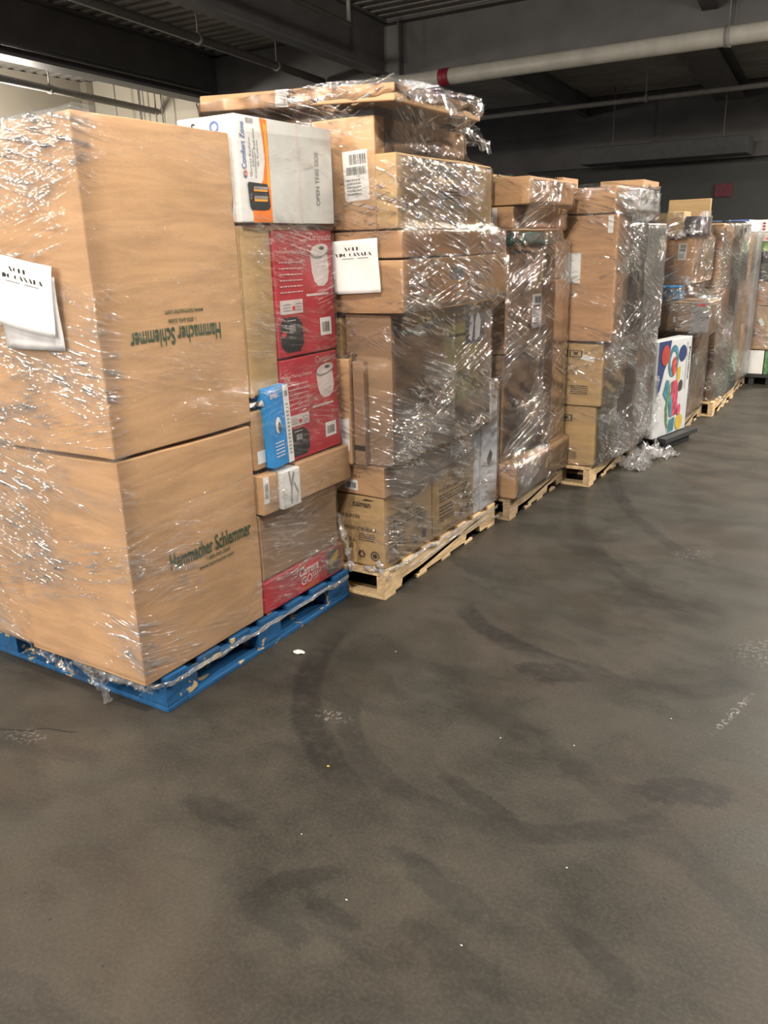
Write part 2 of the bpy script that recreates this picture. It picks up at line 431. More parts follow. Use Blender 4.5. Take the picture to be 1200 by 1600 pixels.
# ------------------------------------------------------------------ stretch film around a stack
def hull2(pts):
    pts = sorted(set(pts))
    def half(ps):
        h = []
        for p in ps:
            while len(h) > 1 and (h[-1][0]-h[-2][0])*(p[1]-h[-2][1])-(h[-1][1]-h[-2][1])*(p[0]-h[-2][0]) <= 0: h.pop()
            h.append(p)
        return h[:-1]
    return half(pts)+half(pts[::-1])
def film(pal, z0, z1, m, label, layers=None, kd=1.0, ku=2.2, off=.009, dz=.02, nth=380, seed=0, wr=.0025, crumple=0.):
    bx = BOXES[pal]
    allp = [p for b in bx for p in b[0]]
    cx = (min(p[0] for p in allp)+max(p[0] for p in allp))/2; cy = (min(p[1] for p in allp)+max(p[1] for p in allp))/2
    nz = int((z1-z0)/dz)+1; zs = [z0+(z1-z0)*i/(nz-1) for i in range(nz)]
    # thetas: even spacing plus every corner direction
    th = [2*PI*i/nth for i in range(nth)]
    for b in bx:
        for p in b[0]:
            a = math.atan2(p[1]-cy, p[0]-cx) % (2*PI); th.append(a)
    th = sorted(set(round(t, 5) for t in th)); th = np.array(th); n = len(th)
    ct, sn = np.cos(th), np.sin(th)
    Rr = np.zeros((nz, n))
    for i, z in enumerate(zs):
        pts = [p for b in bx if b[1]-.004 <= z <= b[2]+.004 for p in b[0]]
        if len(pts) < 3:
            Rr[i] = .05; continue
        h = hull2(pts); t_best = np.full(n, .05)
        for k in range(len(h)):
            ax, ay = h[k][0]-cx, h[k][1]-cy; bx_, by_ = h[(k+1) % len(h)][0]-cx, h[(k+1) % len(h)][1]-cy
            dx, dy = bx_-ax, by_-ay
            den = ct*dy-sn*dx; den = np.where(abs(den) < 1e-9, 1e-9, den)
            t = (ax*dy-ay*dx)/den; s = (ax*sn-ay*ct)/den
            ok = (t > 0) & (s >= -1e-4) & (s <= 1+1e-4)
            t_best = np.where(ok, np.maximum(t_best, t), t_best)
        Rr[i] = t_best
    out_ = Rr.copy()
    for i in range(nz):
        for j in range(nz):
            if i == j: continue
            d = zs[j]-zs[i]       # source j above i -> drape down (kd), below -> ku
            out_[i] = np.maximum(out_[i], Rr[j]-abs(d)*(kd if d > 0 else ku))
    bm = bmesh.new(); uvl = bm.loops.layers.uv.new('UVMap'); lay = bm.verts.layers.float.new('layers')
    g = []; U = []
    for i in range(nz):
        row = []
        for k in range(n):
            r = out_[i, k]+off
            x, y = cx+ct[k]*r, cy+sn[k]*r
            w = noise.noise(Vector((x*3.2+seed, y*3.2, zs[i]*16+(x+y)*5)))*wr*1.6+noise.noise(Vector((x*9, y*9+seed, zs[i]*40+(x-y)*14)))*wr
            if crumple and zs[i] > z1-.12: w += noise.noise(Vector((x*14, y*14, zs[i]*20)))*crumple
            r += max(w, -off*.6)
            v = bm.verts.new((cx+ct[k]*r, cy+sn[k]*r, zs[i] + (noise.noise(Vector((x*6+seed, y*6, 0)))*.02 if i == 0 else 0) + (noise.noise(Vector((x*5, y*5+seed, 3)))*.015 if i == nz-1 else 0)))
            v[lay] = layers(x, y, zs[i]) if layers else 1.
            row.append(v)
        g.append(row)
        mid = [g[i][k].co for k in range(n)]
    # arc length from a middle ring
    mid = g[nz//2]; u = [0.]
    for k in range(n): u.append(u[-1]+(mid[(k+1) % n].co-mid[k].co).length)
    for i in range(nz-1):
        for k in range(n):
            k2 = (k+1) % n
            f = bm.faces.new((g[i][k], g[i][k2], g[i+1][k2], g[i+1][k])); f.smooth = True
            for lp, (uu, vv) in zip(f.loops, ((u[k], zs[i]), (u[k+1], zs[i]), (u[k+1], zs[i+1]), (u[k], zs[i+1]))): lp[uvl].uv = (uu, vv)
    o = mesh_obj('stretch_wrap', bm, m)
    return tag(o, label, 'plastic wrap')
def crumple(name, pts, width, m, seed=0, parent=None, amp=.03, seg=40, across=10, taper=True):
    """A bunched, torn tail of film running along a path."""
    bm = bmesh.new(); uvl = bm.loops.layers.uv.new('UVMap'); lay = bm.verts.layers.float.new('layers')
    P = [Vector(p) for p in pts]; g = []
    for i in range(seg+1):
        t = i/seg*(len(P)-1); a = min(int(t), len(P)-2); q = P[a].lerp(P[a+1], t-a); d = (P[a+1]-P[a]).normalized()
        sd = d.cross(Vector((.3, .2, 1))).normalized(); up = sd.cross(d)
        w = width*(1-.75*(i/seg) if taper else 1)*(1+.5*noise.noise(Vector((i*.3, seed, 0))))
        row = []
        for j in range(across+1):
            s = (j/across-.5)
            p = q+sd*w*s+up*amp*noise.noise(Vector((i*.22, j*.45, seed)))*1.5+sd*amp*.8*noise.noise(Vector((i*.2+9, j*.3, seed)))
            p.z = max(p.z, .004)
            v = bm.verts.new(p); v[lay] = 1.
            row.append(v)
        g.append(row)
    for i in range(seg):
        for j in range(across):
            f = bm.faces.new((g[i][j], g[i+1][j], g[i+1][j+1], g[i][j+1]))
            for lp, (a, b) in zip(f.loops, ((i, j), (i+1, j), (i+1, j+1), (i, j+1))): lp[uvl].uv = (a*.02+seed, b*.01)
    return mesh_obj(name, bm, m, parent)
def rope(pts, r, m, seed, parent):
    """rolled lower edge of the film: a thin lumpy cord"""
    bm = bmesh.new(); uvl = bm.loops.layers.uv.new('UVMap'); lay = bm.verts.layers.float.new('layers')
    P = [Vector(p) for p in pts]; L = sum((P[i+1]-P[i]).length for i in range(len(P)-1)); seg = int(L/.012); g = []; n = 8
    cum = [0]
    for i in range(len(P)-1): cum.append(cum[-1]+(P[i+1]-P[i]).length)
    for i in range(seg+1):
        l = L*i/seg; a = max(k for k in range(len(P)-1) if cum[k] <= l+1e-6); q = P[a].lerp(P[a+1], (l-cum[a])/(cum[a+1]-cum[a]))
        d = (P[a+1]-P[a]).normalized(); sd = d.cross(Vector((0, 0, 1))).normalized(); up = sd.cross(d)
        q = q + up*noise.noise(Vector((l*9, seed, 0)))*.012 + sd*noise.noise(Vector((l*7, seed, 5)))*.006
        rr = r*(1+.6*noise.noise(Vector((l*14, seed, 9))))
        row = []
        for k in range(n):
            t = 2*PI*k/n+l*10; e = rr*(1+.5*noise.noise(Vector((l*20, k*1.3, seed))))
            v = bm.verts.new(q+sd*math.cos(t)*e*.6+up*math.sin(t)*e*1.6); v[lay] = 1.; row.append(v)
        g.append(row)
    for i in range(seg):
        for k in range(n):
            k2 = (k+1) % n
            f = bm.faces.new((g[i][k], g[i+1][k], g[i+1][k2], g[i][k2])); f.smooth = True
            for lp, (a, b) in zip(f.loops, ((i, k), (i+1, k), (i+1, k+1), (i, k+1))): lp[uvl].uv = (a*.012+seed, b*.006)
    return mesh_obj('rolled_film_edge', bm, m, parent)

# =================================================================== PALLET 1 (nearest)
block_pallet(-2.065, 1.775, 1.185, 1.02, BLUEW, 'chipped blue painted wooden pallet under the nearest stack')
X1 = -2.078
b = Carton(1, -2.70, X1, 1.70, 2.352, .145, .955, KR, 'large kraft carton directly on the blue pallet at its near corner, name printed upright', amp=.006)
b.text('A', 'Hammacher Schlemmer', .60, .505, .43, .062, GRN, bold=.02)
b.text('A', '1-800-543-3366', .64, .447, .13, .016, GRN, bold=.01)
b.text('A', 'www.hammacher.com', .62, .418, .19, .017, GRN, bold=.01)
a = Carton(1, -2.705, X1+.002, 1.695, 2.362, .966, 1.990, KR, 'large upper kraft carton at the near corner of the blue pallet, name printed upside down', creases=((.775, .006),), amp=.005)
a.text('A', 'Hammacher Schlemmer', .49, .355, .42, .058, GRN, rot=PI, bold=.02)
a.text('A', '1-800-543-3366', .53, .402, .13, .015, GRN, rot=PI, bold=.01)
a.text('A', 'www.hammacher.com', .55, .430, .18, .016, GRN, rot=PI, bold=.01)
Carton(1, -3.085, -2.710, 1.715, 2.36, .145, .950, KR, 'lower kraft carton at the left edge of the photo on the blue pallet')
Carton(1, -3.085, -2.712, 1.71, 2.35, .960, 1.985, KP, 'upper kraft carton at the left edge of the photo, behind the white sale sheets')
c = Carton(1, -2.70, X1-.004, 2.368, 2.905, .292, .575, KD, 'wide brown carton resting on the red racing set box', amp=.006)
c.rect('A', .0, .012, 0, 1, KY, 'worn_edge')
c = Carton(1, -2.68, X1, 2.364, 2.925, .145, .286, RD, 'flat red racing set box at the bottom of the blue pallet', name='toy_box')
p = c.rect('A', .40, .69, .05, .95, RD2, 'logo_panel', 'brighter red logo panel')
c.text('A', 'Carrera', .545, .72, .14, .042, WP, shear=.3, bold=.02, parent=p, name='logo_text')
c.text('A', 'GO!!!', .55, .40, .12, .036, WP, bold=.0, parent=p, name='logo_text')
c.text('A', 'POWERED BY', .56, .13, .12, .014, YL, bold=.01, parent=p, name='logo_text')
c.rect('A', .79, .96, .1, .9, DG, 'printed_picture', 'dark picture of a track car')
c.poly('A', [(.80, .55), (.94, .82), (.95, .6), (.84, .35)], YL, 'printed_picture', 'yellow streak in the picture', off=.003)
c = Carton(1, -2.68, X1+.018, 2.60, 3.005, .582, .742, KR, 'kraft carton under the two red foot bath boxes')
# red foot bath boxes
def footbath(z0, z1, lab, flip):
    r = Carton(1, -2.55, X1-.002, 2.566, 2.962, z0, z1, RD, lab, group=None, name='foot_bath_box')
    r.text('A', 'Corepeutic', .78, .935, .15, .035, PKW, shear=.25)
    r.text('A', 'Hydro Therapy Deluxe', .26, .83, .20, .018, PKW)
    r.bars('A', .06, .44, .50, .78, PKW, 'fine_print', rows=6, horiz=True, fill=.22)
    # white tub picture: lid and bucket
    t = r.poly('A', [(.60, .80), (.90, .80), (.92, .66), (.89, .58), (.82, .545), (.72, .545), (.655, .585), (.62, .66)], FW, 'printed_picture', 'picture of the white tub')
    r.ell('A', .755, .825, .165, .050, GR2, 'picture_rim', off=.003, parent=t, rot=.12)
    r.ell('A', .755, .84, .155, .048, FW, 'picture_lid', off=.004, parent=t, rot=.12)
    r.ell('A', .79, .855, .045, .014, DG, 'picture_lid_grip', off=.006, parent=t)
    w = r.rect('A', .05, .42, .345, .455, FW, 'info_panel', 'white strip of feature notes', off=.002)
    r.bars('A', .09, .22, .365, .435, GR2, 'fine_print', rows=3, horiz=True, fill=.3, parent=w, off=.004)
    r.bars('A', .30, .40, .365, .435, GR2, 'fine_print', rows=3, horiz=True, fill=.3, parent=w, off=.004)
    r.rect('A', .24, .285, .37, .405, RD2, 'info_icon', off=.004, parent=w)
    r.rect('A', .50, .89, .47, .488, FW, 'white_rule')
    k = r.poly('A', [(.03, .27), (.10, .32), (.30, .32), (.39, .26), (.40, .10), (.33, .04), (.12, .04), (.04, .10)], BK, 'printed_picture', 'black control panel picture', off=.0035)
    r.bars('A', .14, .28, .285, .30, FW, 'fine_print', rows=1, horiz=True, parent=k, off=.005)
    r.ell('A', .08, .19, .04, .022, RD2, 'picture_button', off=.005, parent=k)
    r.rect('A', .17, .27, .20, .26, GR2, 'picture_display', off=.005, parent=k)
    r.code_label('A', .71, .91, .13, .28)
PKW = plain('pale_pink_print', (.72, .48, .48), .5); FW = plain('off_white_print', (.70, .62, .60), .5)
footbath(1.182, 1.672, 'upper red foot bath box, above its twin and below the white heater box', 0)
footbath(.752, 1.174, 'lower red foot bath box, standing on a kraft carton beside the blue box', 0)
tb = Carton(1, -2.60, X1-.006, 2.372, 2.556, 1.056, 1.682, KY, 'tall narrow tan carton between the big kraft carton and the red boxes')
tb.rect('A', .0, .12, 0, 1, KY, 'side_flap', 'raised side flap', off=.008)
# heater box
h = Carton(1, -2.33, -2.058, 2.372, 2.950, 1.692, 2.052, WH, 'white heater box with orange picture panel hanging over the tops of the red boxes', name='heater_box', amp=.003)
og = h.poly('A', [(.235, .995), (.305, .985), (.305, .004), (.115, .004), (.115, .27), (.19, .33), (.235, .42), (.262, .60), (.255, .80)], OR, 'printed_panel', 'orange sweep down the picture panel', off=.002)
h.poly('A', [(.262, .95), (.295, .93), (.295, .35), (.268, .35), (.275, .6)], YO, 'lighter_sweep', off=.0035, parent=og)
pic = h.poly('A', [(.075, .36), (.085, .385), (.265, .375), (.275, .33), (.285, .16), (.27, .13), (.22, .12), (.10, .125), (.085, .16)], BK, 'printed_picture', 'picture of a black quartz heater', off=.004)
for q in ((.125, .26, .30, .335), (.125, .255, .205, .245)):
    e = h.rect('A', *q, YO, 'picture_heating_tube', off=.006, parent=pic)
    h.rect('A', q[0], q[1], (q[2]+q[3])/2+.004, q[3]+.012, GR2, 'picture_reflector', off=.0075, parent=pic)
h.ell('A', .094, .25, .009, .03, GR2, 'picture_dial', off=.006, parent=pic, ring=.6)
h.text('A', 'Comfort Zone', .056, .72, .155, .026, BL2, rot=PI/2, bold=.012)
h.ell('A', .062, .455, .017, .036, BL2, 'logo_ring', off=.003, ring=.6)
h.ell('A', .066, .465, .013, .028, OR, 'logo_ring', off=.004, ring=.55)
h.text('A', 'Quartz Radiant\nHeater', .130, .62, .13, .024, DG, rot=PI/2)
h.text('A', 'Calefactor Radiante\nde Cuarzo', .176, .66, .165, .026, DG, rot=PI/2)
h.bars('A', .10, .17, .93, .975, DG, 'bar_code', n=16)
h.text('A', 'OPEN THIS SIDE', .815, .47, .20, .026, GR2, rot=PI/2, bold=.008)
h.rect('A', .60, .64, 0, 1, TAPEW, 'tape', 'clear tape down the middle')
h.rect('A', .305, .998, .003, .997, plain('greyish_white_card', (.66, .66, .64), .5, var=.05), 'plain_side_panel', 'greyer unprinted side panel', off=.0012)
h.ell('E', .66, .965-.07, .08, .055, BL2, 'logo_ring', ring=.6)
h.text('E', 'S', .30, .90, .02, .035, BK, bold=.02)
# small boxes tucked in front of the tan carton
sm = Carton(1, -2.30, X1-.004, 2.366, 2.440, .765, 1.000, KR, 'small kraft box squeezed beside the blue box on the nearest stack')
sm.rect('A', .30, .95, .10, .32, LB, 'white_sticker', 'white sticker')
bb = Carton(1, -2.14, X1+.035, 2.445, 2.572, .765, 1.085, BL, 'slim sky blue product box standing in front of the lower red foot bath box', name='product_box', amp=.001, bev=.002, rx=R_(3))
bb.text('A', 'breo', .26, .915, .045, .024, WP, bold=.01)
bb.rect('A', .73, .995, .0, 1, LB, 'white_side_strip', 'white strip with codes')
bb.bars('A', .78, .95, .86, .93, DG, 'bar_code', n=7)
bb.bars('A', .80, .92, .10, .78, GR2, 'fine_print', rows=14, horiz=True)
ev = bb.ell('A', .36, .53, .13, .105, WP, 'printed_picture', 'picture of a white eye massager')
bb.ell('A', .40, .50, .07, .07, DG, 'picture_detail', off=.004, parent=ev)
bb.bars('A', .12, .55, .12, .34, WP, 'fine_print', rows=5, horiz=True, fill=.35)
kb = Carton(1, -2.24, X1+.030, 2.366, 2.462, .582, .745, KR, 'small kraft box with a bar code sticker below the blue box')
kb.code_label('A', .03, .38, .30, .97)
mb = Carton(1, -2.20, X1+.045, 2.470, 2.592, .582, .742, WH, 'small white box with grey marbled print beneath the blue box', name='product_box')
mb.poly('A', [(.35, .95), (.45, .55), (.40, .1), (.46, .1), (.52, .5), (.68, .9), (.62, .93), (.48, .66), (.42, .97)], GR2, 'marbled_print', 'grey marbling')
mb.poly('A', [(.62, .6), (.80, .35), (.70, .1), (.74, .1), (.84, .36), (.66, .66)], GR2, 'marbled_print', 'grey marbling')
# white bag scrap above the small box
bag = crumple('plastic_bag', [(-2.13, 2.38, 1.02), (-2.10, 2.43, 1.03), (-2.085, 2.46, 1.02)], .07, WH, 3, None, .02, 12, 6, False)
tag(bag, 'crumpled white plastic bag poking out between the tan carton and the blue box', 'bag')

# =================================================================== PALLET 2
X2 = -1.905
stringer_pallet(-1.885, 2.995, 1.25, 1.02, PINE, 'raw pine pallet with notched sides under the second stack')
def calman(x0, x1, y0, y1, lab):
    k = Carton(2, x0, x1, y0, y1, .143, .490, KY, lab)
    k.text('A', 'caiman', .62, .86, .12, .030, INK, bold=.015)
    k.text('A', 'BRUSHED STAINLESS', .36, .70, .26, .018, INK)
    k.bars('A', .08, .80, .50, .64, INK, 'fine_print', rows=3, horiz=True, fill=.4)
    k.bars('A', .08, .42, .24, .46, INK, 'fine_print', rows=4, horiz=True, fill=.4)
    k.bars('A', .68, .86, .36, .52, INK, 'bar_code', n=14)
    k.text('A', 'CARTON NO.', .26, .22, .20, .018, INK)
    k.text('A', 'MADE IN CHINA', .30, .075, .22, .020, INK)
    k.recycle('A', .64, .17, .026, INK)
    k.poly('A', [(.78, .12), (.86, .12), (.86, .20), (.88, .20), (.82, .26), (.76, .20), (.78, .20)], INK, 'up_arrow_mark')
    return k
k = calman(-2.62, X2, 3.035, 3.500, 'near corner carton on the pine pallet, printed with recycling marks on both sides')
k.text('E', 'caiman', .83, .885, .10, .028, INK, bold=.02)
k.poly('E', [(.83, .935), (.86, .965), (.93, .955), (.90, .94)], INK, 'logo_wave')
k.text('E', '3 BURNER', .745, .70, .10, .018, INK)
k.text('E', 'STAINLESS STEEL/BLACK', .80, .53, .21, .016, INK, bold=.008)
k.bars('E', .80, .93, .36, .48, INK, 'fine_print', rows=4, horiz=True, fill=.4)
k.text('E', 'x19.6\n930', .725, .31, .06, .05, INK)
k.recycle('E', .82, .165, .026, INK)
k.ell('E', .925, .165, .035, .072, INK, 'recycling_mark', ring=.75)
k.ell('E', .925, .165, .018, .035, INK, 'recycling_dot')
calman(-2.62, X2+.004, 3.535, 3.985, 'second printed carton on the pine pallet, beyond the bare strip')
Carton(2, -2.5, X2+.006, 3.505, 3.530, .143, .49, KY, 'thin upright kraft strip between the two printed cartons', step=.03)
k = Carton(2, -2.62, X2+.012, 3.028, 3.30, .496, .640, KR, 'low kraft carton with a bar code on the near corner above the printed carton')
k.code_label('E', .70, .80, .14, .48)
k.text('E', 'MODEL 800-1', .73, .62, .13, .018, INK)
k = Carton(2, -2.6, X2-.004, 3.308, 3.965, .496, .640, KD, 'low brown carton above the second printed carton, mid side of the pine pallet')
k.ship_label('A', .62, .85, .28, .98, label='pale grey label')
k = Carton(2, -2.085, X2+.055, 3.045, 4.07, .646, 1.318, KD, 'big dark brown carton in the middle of the second stack with a pasted picture', amp=.006)
k.rect('A', .48, .86, .28, .86, YKP, 'pasted_sheet', 'yellowish pasted sheet')
k.bars('A', .52, .70, .76, .80, INK, 'fine_print', rows=1, horiz=True, fill=.5)
pp = k.rect('A', .70, .91, .70, .98, DG, 'printed_picture', 'dark product picture with pale blades', off=.004)
k.poly('A', [(.73, .74), (.76, .72), (.78, .84), (.76, .95), (.73, .86)], GR2, 'picture_shape', off=.006, parent=pp)
k.poly('A', [(.80, .73), (.85, .74), (.86, .86), (.82, .95), (.79, .84)], GR2, 'picture_shape', off=.006, parent=pp)
k.text('E', 'US', .15, .70, .05, .06, INK)
k = Carton(2, -2.29, -2.098, 3.03, 3.6, .646, 1.305, KY, 'tan carton at the left of the second stack, behind the small leaning boxes')
k = Carton(2, -2.20, -2.040, 2.992, 3.022, .650, 1.13, KR, 'slim kraft box leaning on the end of the second stack beside the red boxes')
k.poly('E', [(.55, .43), (.95, .45), (.93, .14), (.75, .10)], LB, 'torn_label', 'torn white label')
k.text('E', '11:07', .55, .70, .07, .03, GR2)
k.ship_label('E', .02, .30, .25, .50, rot=.15)
k = Carton(2, -2.030, -1.972, 3.0, 3.038, .650, 1.12, KD, 'narrow dark brown box standing at the end of the second stack')
k.rect('E', 0, 1, .15, .20, BK, 'dark_band')
k = Carton(2, -2.60, -1.772, 3.02, 4.10, 1.326, 1.545, KR, 'wide kraft carton behind the lower sale sheet half, second stack', amp=.006)
k.rect('A', .40, .52, .55, .80, GR2, 'grey_sticker')
Carton(2, -2.60, -1.776, 3.025, 4.06, 1.552, 1.660, KP, 'shallow kraft carton behind the top of the sale sheet on the second stack', amp=.006)
k = Carton(2, -2.215, -1.905, 3.04, 3.86, 1.668, 2.100, KR, 'tall kraft carton with a shipping label and dark tape, high on the second stack')
k.ship_label('E', .50, .89, .27, .71, rot=.05)
k.rect('A', .09, .19, 0, 1, TAPEB, 'tape', 'dark brown tape')
rc = k.rect('A', .52, .70, .55, .86, KD, 'logo_frame', off=.0015)
k.text('A', 'R', .565, .68, .06, .05, WP, rot=PI/2, bold=.03, parent=rc, name='logo_text')
k.text('A', 'nor', .635, .72, .10, .045, GR2, rot=PI/2, parent=rc, name='logo_text')
k = Carton(2, -1.893, -1.790, 3.015, 3.92, 1.666, 1.955, KY, 'slim kraft carton on the aisle side near the top of the second stack', amp=.005)
k.bars('A', .42, .62, .42, .56, INK, 'fine_print', rows=3, horiz=True, fill=.5)
Carton(2, -2.77, -2.225, 3.05, 3.8, 1.668, 2.125, KD, 'brown carton hidden behind the heater box, under the flat carton')
k = Carton(2, -2.785, -1.775, 2.985, 3.76, 2.160, 2.225, KR, 'long flat kraft carton lying across the very top of the second stack', ry=R_(3.2), amp=.004)
k.rect('E', .425, .495, .0, 1.0, TAPEW, 'tape', 'white tape')
k = Carton(2, -2.15, X2+.015, 4.055, 4.28, .142, .870, GW, 'tall milky white padded slab at the far end of the second pallet', name='padded_slab', amp=.006)
k.poly('A', [(.35, .40), (.55, .46), (.68, .42), (.60, .36), (.42, .35)], DG, 'printed_mark')
Carton(2, -2.12, X2+.010, 3.975, 4.048, .142, .60, GW, 'shorter milky white slab in front of the taller one on the second pallet', name='padded_slab', amp=.004)

# =================================================================== PALLET 3
stringer_pallet(-1.83, 4.34, 1.0, .92, PINE2, 'weathered pallet under the third stack, mostly covered by film', notches=((.12, .30), (.62, .80)))
X3 = -1.86
k = Carton(3, -2.6, -1.80, 4.335, 5.30, .143, .345, KR, 'low wide kraft carton at the bottom of the third stack')
k = Carton(3, -2.6, X3-.04, 4.36, 4.93, .352, .985, KD, 'big dark brown carton in the lower half of the third stack', amp=.007)
k = Carton(3, -2.6, X3-.035, 4.36, 4.93, .992, 1.580, KD, 'big dark brown carton in the upper half of the third stack, under the green bundle', amp=.007)
k.rect('A', .0, .07, 0, 1, KP, 'edge_strip')
k.ship_label('A', .72, .97, .18, .52, label='pale label under the film')
k = Carton(3, -2.3, X3+.04, 4.95, 5.19, .352, 1.375, KP, 'tall narrow pinkish carton at the far side of the third stack')
k = Carton(3, -2.3, X3+.03, 4.95, 5.20, 1.382, 1.60, KD, 'brown carton above the tall narrow pinkish one on the third stack')
k = Carton(3, -2.6, X3, 4.36, 5.15, 1.588, 1.648, DKG, 'flat dark green bundle lying near the top of the third stack', name='green_bundle', cat='bundle', amp=.012)
k = Carton(3, -2.5, X3+.01, 4.335, 5.18, 1.662, 1.785, KR, 'shallow carton with a white label on its end on top of the green bundle')
k.rect('E', .60, .86, .05, .95, LB, 'white_label', 'white label')
k.rect('E', .35, .60, .05, .95, BK, 'dark_panel')
Carton(3, -2.28, -1.985, 4.335, 4.9, 1.792, 1.955, KY, 'tan box at the left of the top of the third stack')
Carton(3, -1.965, -1.765, 4.345, 5.04, 1.792, 1.935, KR, 'kraft box at the right of the top of the third stack')

# =================================================================== PALLET 4
stringer_pallet(-1.635, 5.24, 1.15, .92, PINE, 'pale wooden pallet with an open slot under the fourth stack', notches=((.15, .34), (.75, .95)))
X4 = -1.60
def glyph_mark(k, f, u, v):
    r = k.rect(f, u-.05, u+.05, v-.055, v+.055, INK, 'care_mark', off=.002)
    k.rect(f, u-.04, u+.04, v-.042, v+.042, KY, 'care_mark_field', off=.0035, parent=r)
    k.poly(f, [(u-.025, v-.02), (u+.025, v-.02), (u+.01, v), (u+.025, v+.03), (u-.025, v+.03), (u-.01, v)], INK, 'care_mark_symbol', off=.005, parent=r)
k = Carton(4, -2.45, -1.622, 5.255, 5.75, .143, .548, KY, 'bottom tan carton on the near end of the fourth stack')
glyph_mark(k, 'E', .76, .80); k.bars('E', .72, .86, .10, .24, INK, 'fine_print', rows=4, horiz=True, fill=.5)
k.rect('A', .35, .55, .35, .80, GR2, 'grey_label')
k = Carton(4, -2.45, -1.595, 5.252, 5.80, .556, .958, KY, 'second tan carton from the bottom on the near end of the fourth stack')
glyph_mark(k, 'E', .79, .84); glyph_mark(k, 'E', .68, .84)
k.rect('E', .83, .94, .74, .82, LB, 'white_sticker', 'white sticker set askew', rot=-.2)
k.bars('E', .76, .90, .18, .34, INK, 'fine_print', rows=5, horiz=True, fill=.5)
k = Carton(4, -2.45, -1.548, 5.250, 5.46, .978, 1.752, KP, 'very tall flat kraft carton facing the aisle end of the fourth stack', amp=.006)
k.rect('E', .935, .972, .86, .99, LB, 'tape', 'short white tape')
k.rect('E', .52, .755, .47, .71, LB, 'paper_sheet', 'blank white paper sheet')
k = Carton(4, -2.45, -1.568, 5.252, 5.50, 1.760, 1.912, KR, 'long carton capping the near end of the fourth stack')
Carton(4, -2.3, X4+.065, 5.82, 6.365, .143, .62, KD, 'dark brown carton at the bottom far side of the fourth stack')
Carton(4, -2.3, X4+.07, 5.82, 6.36, .628, .96, KD, 'dark brown carton second from bottom on the far side of the fourth stack')
Carton(4, -2.3, X4-.03, 5.48, 5.86, .978, 1.752, KD, 'tall brown carton in the middle of the aisle side of the fourth stack')
Carton(4, -2.3, X4+.08, 5.875, 6.37, .968, 1.70, GY, 'tall grey wrapped slab on the far side of the fourth stack', name='wrapped_slab')
Carton(4, -2.3, -1.50, 5.52, 6.02, 1.760, 1.905, WH, 'white topped carton behind the long carton capping the fourth stack')
k = Carton(4, -1.78, -1.50, 5.60, 5.98, 1.911, 1.960, KR, 'open kraft tray with raised walls on top of the fourth stack', open_top=True, name='cardboard_tray', cat='tray')
Carton(4, -2.10, -1.93, 5.32, 5.6, 1.92, 1.985, KR, 'small kraft box on the top left of the fourth stack')

# =================================================================== PALLET 5
stringer_pallet(-1.46, 7.02, 1.0, .9, PINE2, 'wooden pallet under the fifth stack, beyond the painted craft box', notches=((.12, .3), (.6, .8)))
blk = empty('shipping_pallet', (-1.46, 6.47, 0), R_(-13)); tag(blk, 'low black plastic pallet below the colourful painted craft box', 'pallet')
for dx in (-.5, -.27, -.06): part((dx, dx+.06, .04, .50, 0, .06), 'skid', BLKPAL, blk)
part((-.52, .04, 0, .56, .062, .10), 'deck', BLKPAL, blk)
k = Carton(50, -1.565, -1.445, 6.385, 6.945, .105, .855, plain('matt_white_card', (.52, .53, .55), .55, var=.06), 'white craft box with bright painted figures, standing upright beside the fourth stack', name='craft_box', rz=R_(-13), hull=False, amp=.002)
A = 'A'
k.poly(A, [(.0, 1), (.36, 1), (.30, .80), (.20, .70), (.10, .50), (.0, .44)], NAVY, 'painted_shape', 'navy corner')
k.ell(A, .20, .855, .12, .105, plain('tomato_print', (.36, .05, .04), .5), 'painted_shape', 'red oval', off=.004)
k.ell(A, .45, .78, .15, .165, TEAL, 'painted_shape', 'pale teal ring of hair', off=.004, ring=.62)
k.ell(A, .48, .72, .07, .10, plain('brick_print', (.42, .07, .05), .5, var=.5, scale=25), 'painted_face', off=.005)
k.ell(A, .72, .84, .11, .085, NAVY, 'painted_shape', 'navy oval', off=.004)
k.poly(A, [(.58, .70), (.68, .70), (.68, .58), (.60, .52)], YL, 'painted_shape', off=.004)
k.poly(A, [(.45, .56), (.62, .58), (.66, .42), (.68, .20), (.48, .18), (.46, .36)], PK, 'painted_figure', 'pink painted figure', off=.004)
k.poly(A, [(.28, .60), (.36, .58), (.42, .46), (.50, .36), (.52, .18), (.44, .20), (.40, .33), (.28, .40), (.20, .46), (.24, .52)], TEAL, 'painted_figure', 'teal painted figure', off=.0045)
k.poly(A, [(.38, .50), (.42, .58), (.36, .46), (.30, .30), (.34, .14), (.42, .04), (.36, .30), (.42, .42)], GRP, 'painted_stroke', 'green brush stroke', off=.006)
k.ell(A, .72, .50, .06, .06, INK, 'painted_head', off=.006); k.ell(A, .72, .24, .06, .06, PK, 'painted_head', off=.006)
k.poly(A, [(.42, .02), (.60, .03), (.62, .17), (.46, .16)], TEAL, 'painted_shape', off=.004)
k.ell(A, .76, .10, .11, .085, YL, 'painted_shape', 'yellow dot', off=.004)
k.text(A, 'Painting', .93, .72, .26, .035, BK, rot=PI/2+PI, bold=.02)
k.bars(A, .84, .88, .45, .95, GR2, 'fine_print', rows=20, horiz=True)
k = Carton(5, -1.80, -1.285, 7.0, 7.45, .872, 1.112, KD, 'brown carton with a grey end panel jutting into the aisle over the craft box', amp=.006)
gp = k.rect('E', .72, 1.0, 0, 1, GY, 'end_panel', 'grey end panel'); k.rect('E', .80, .95, .86, .95, RD2, 'red_label', off=.004, parent=gp)
k.rect('E', .46, .50, .32, .50, LB, 'white_sticker')
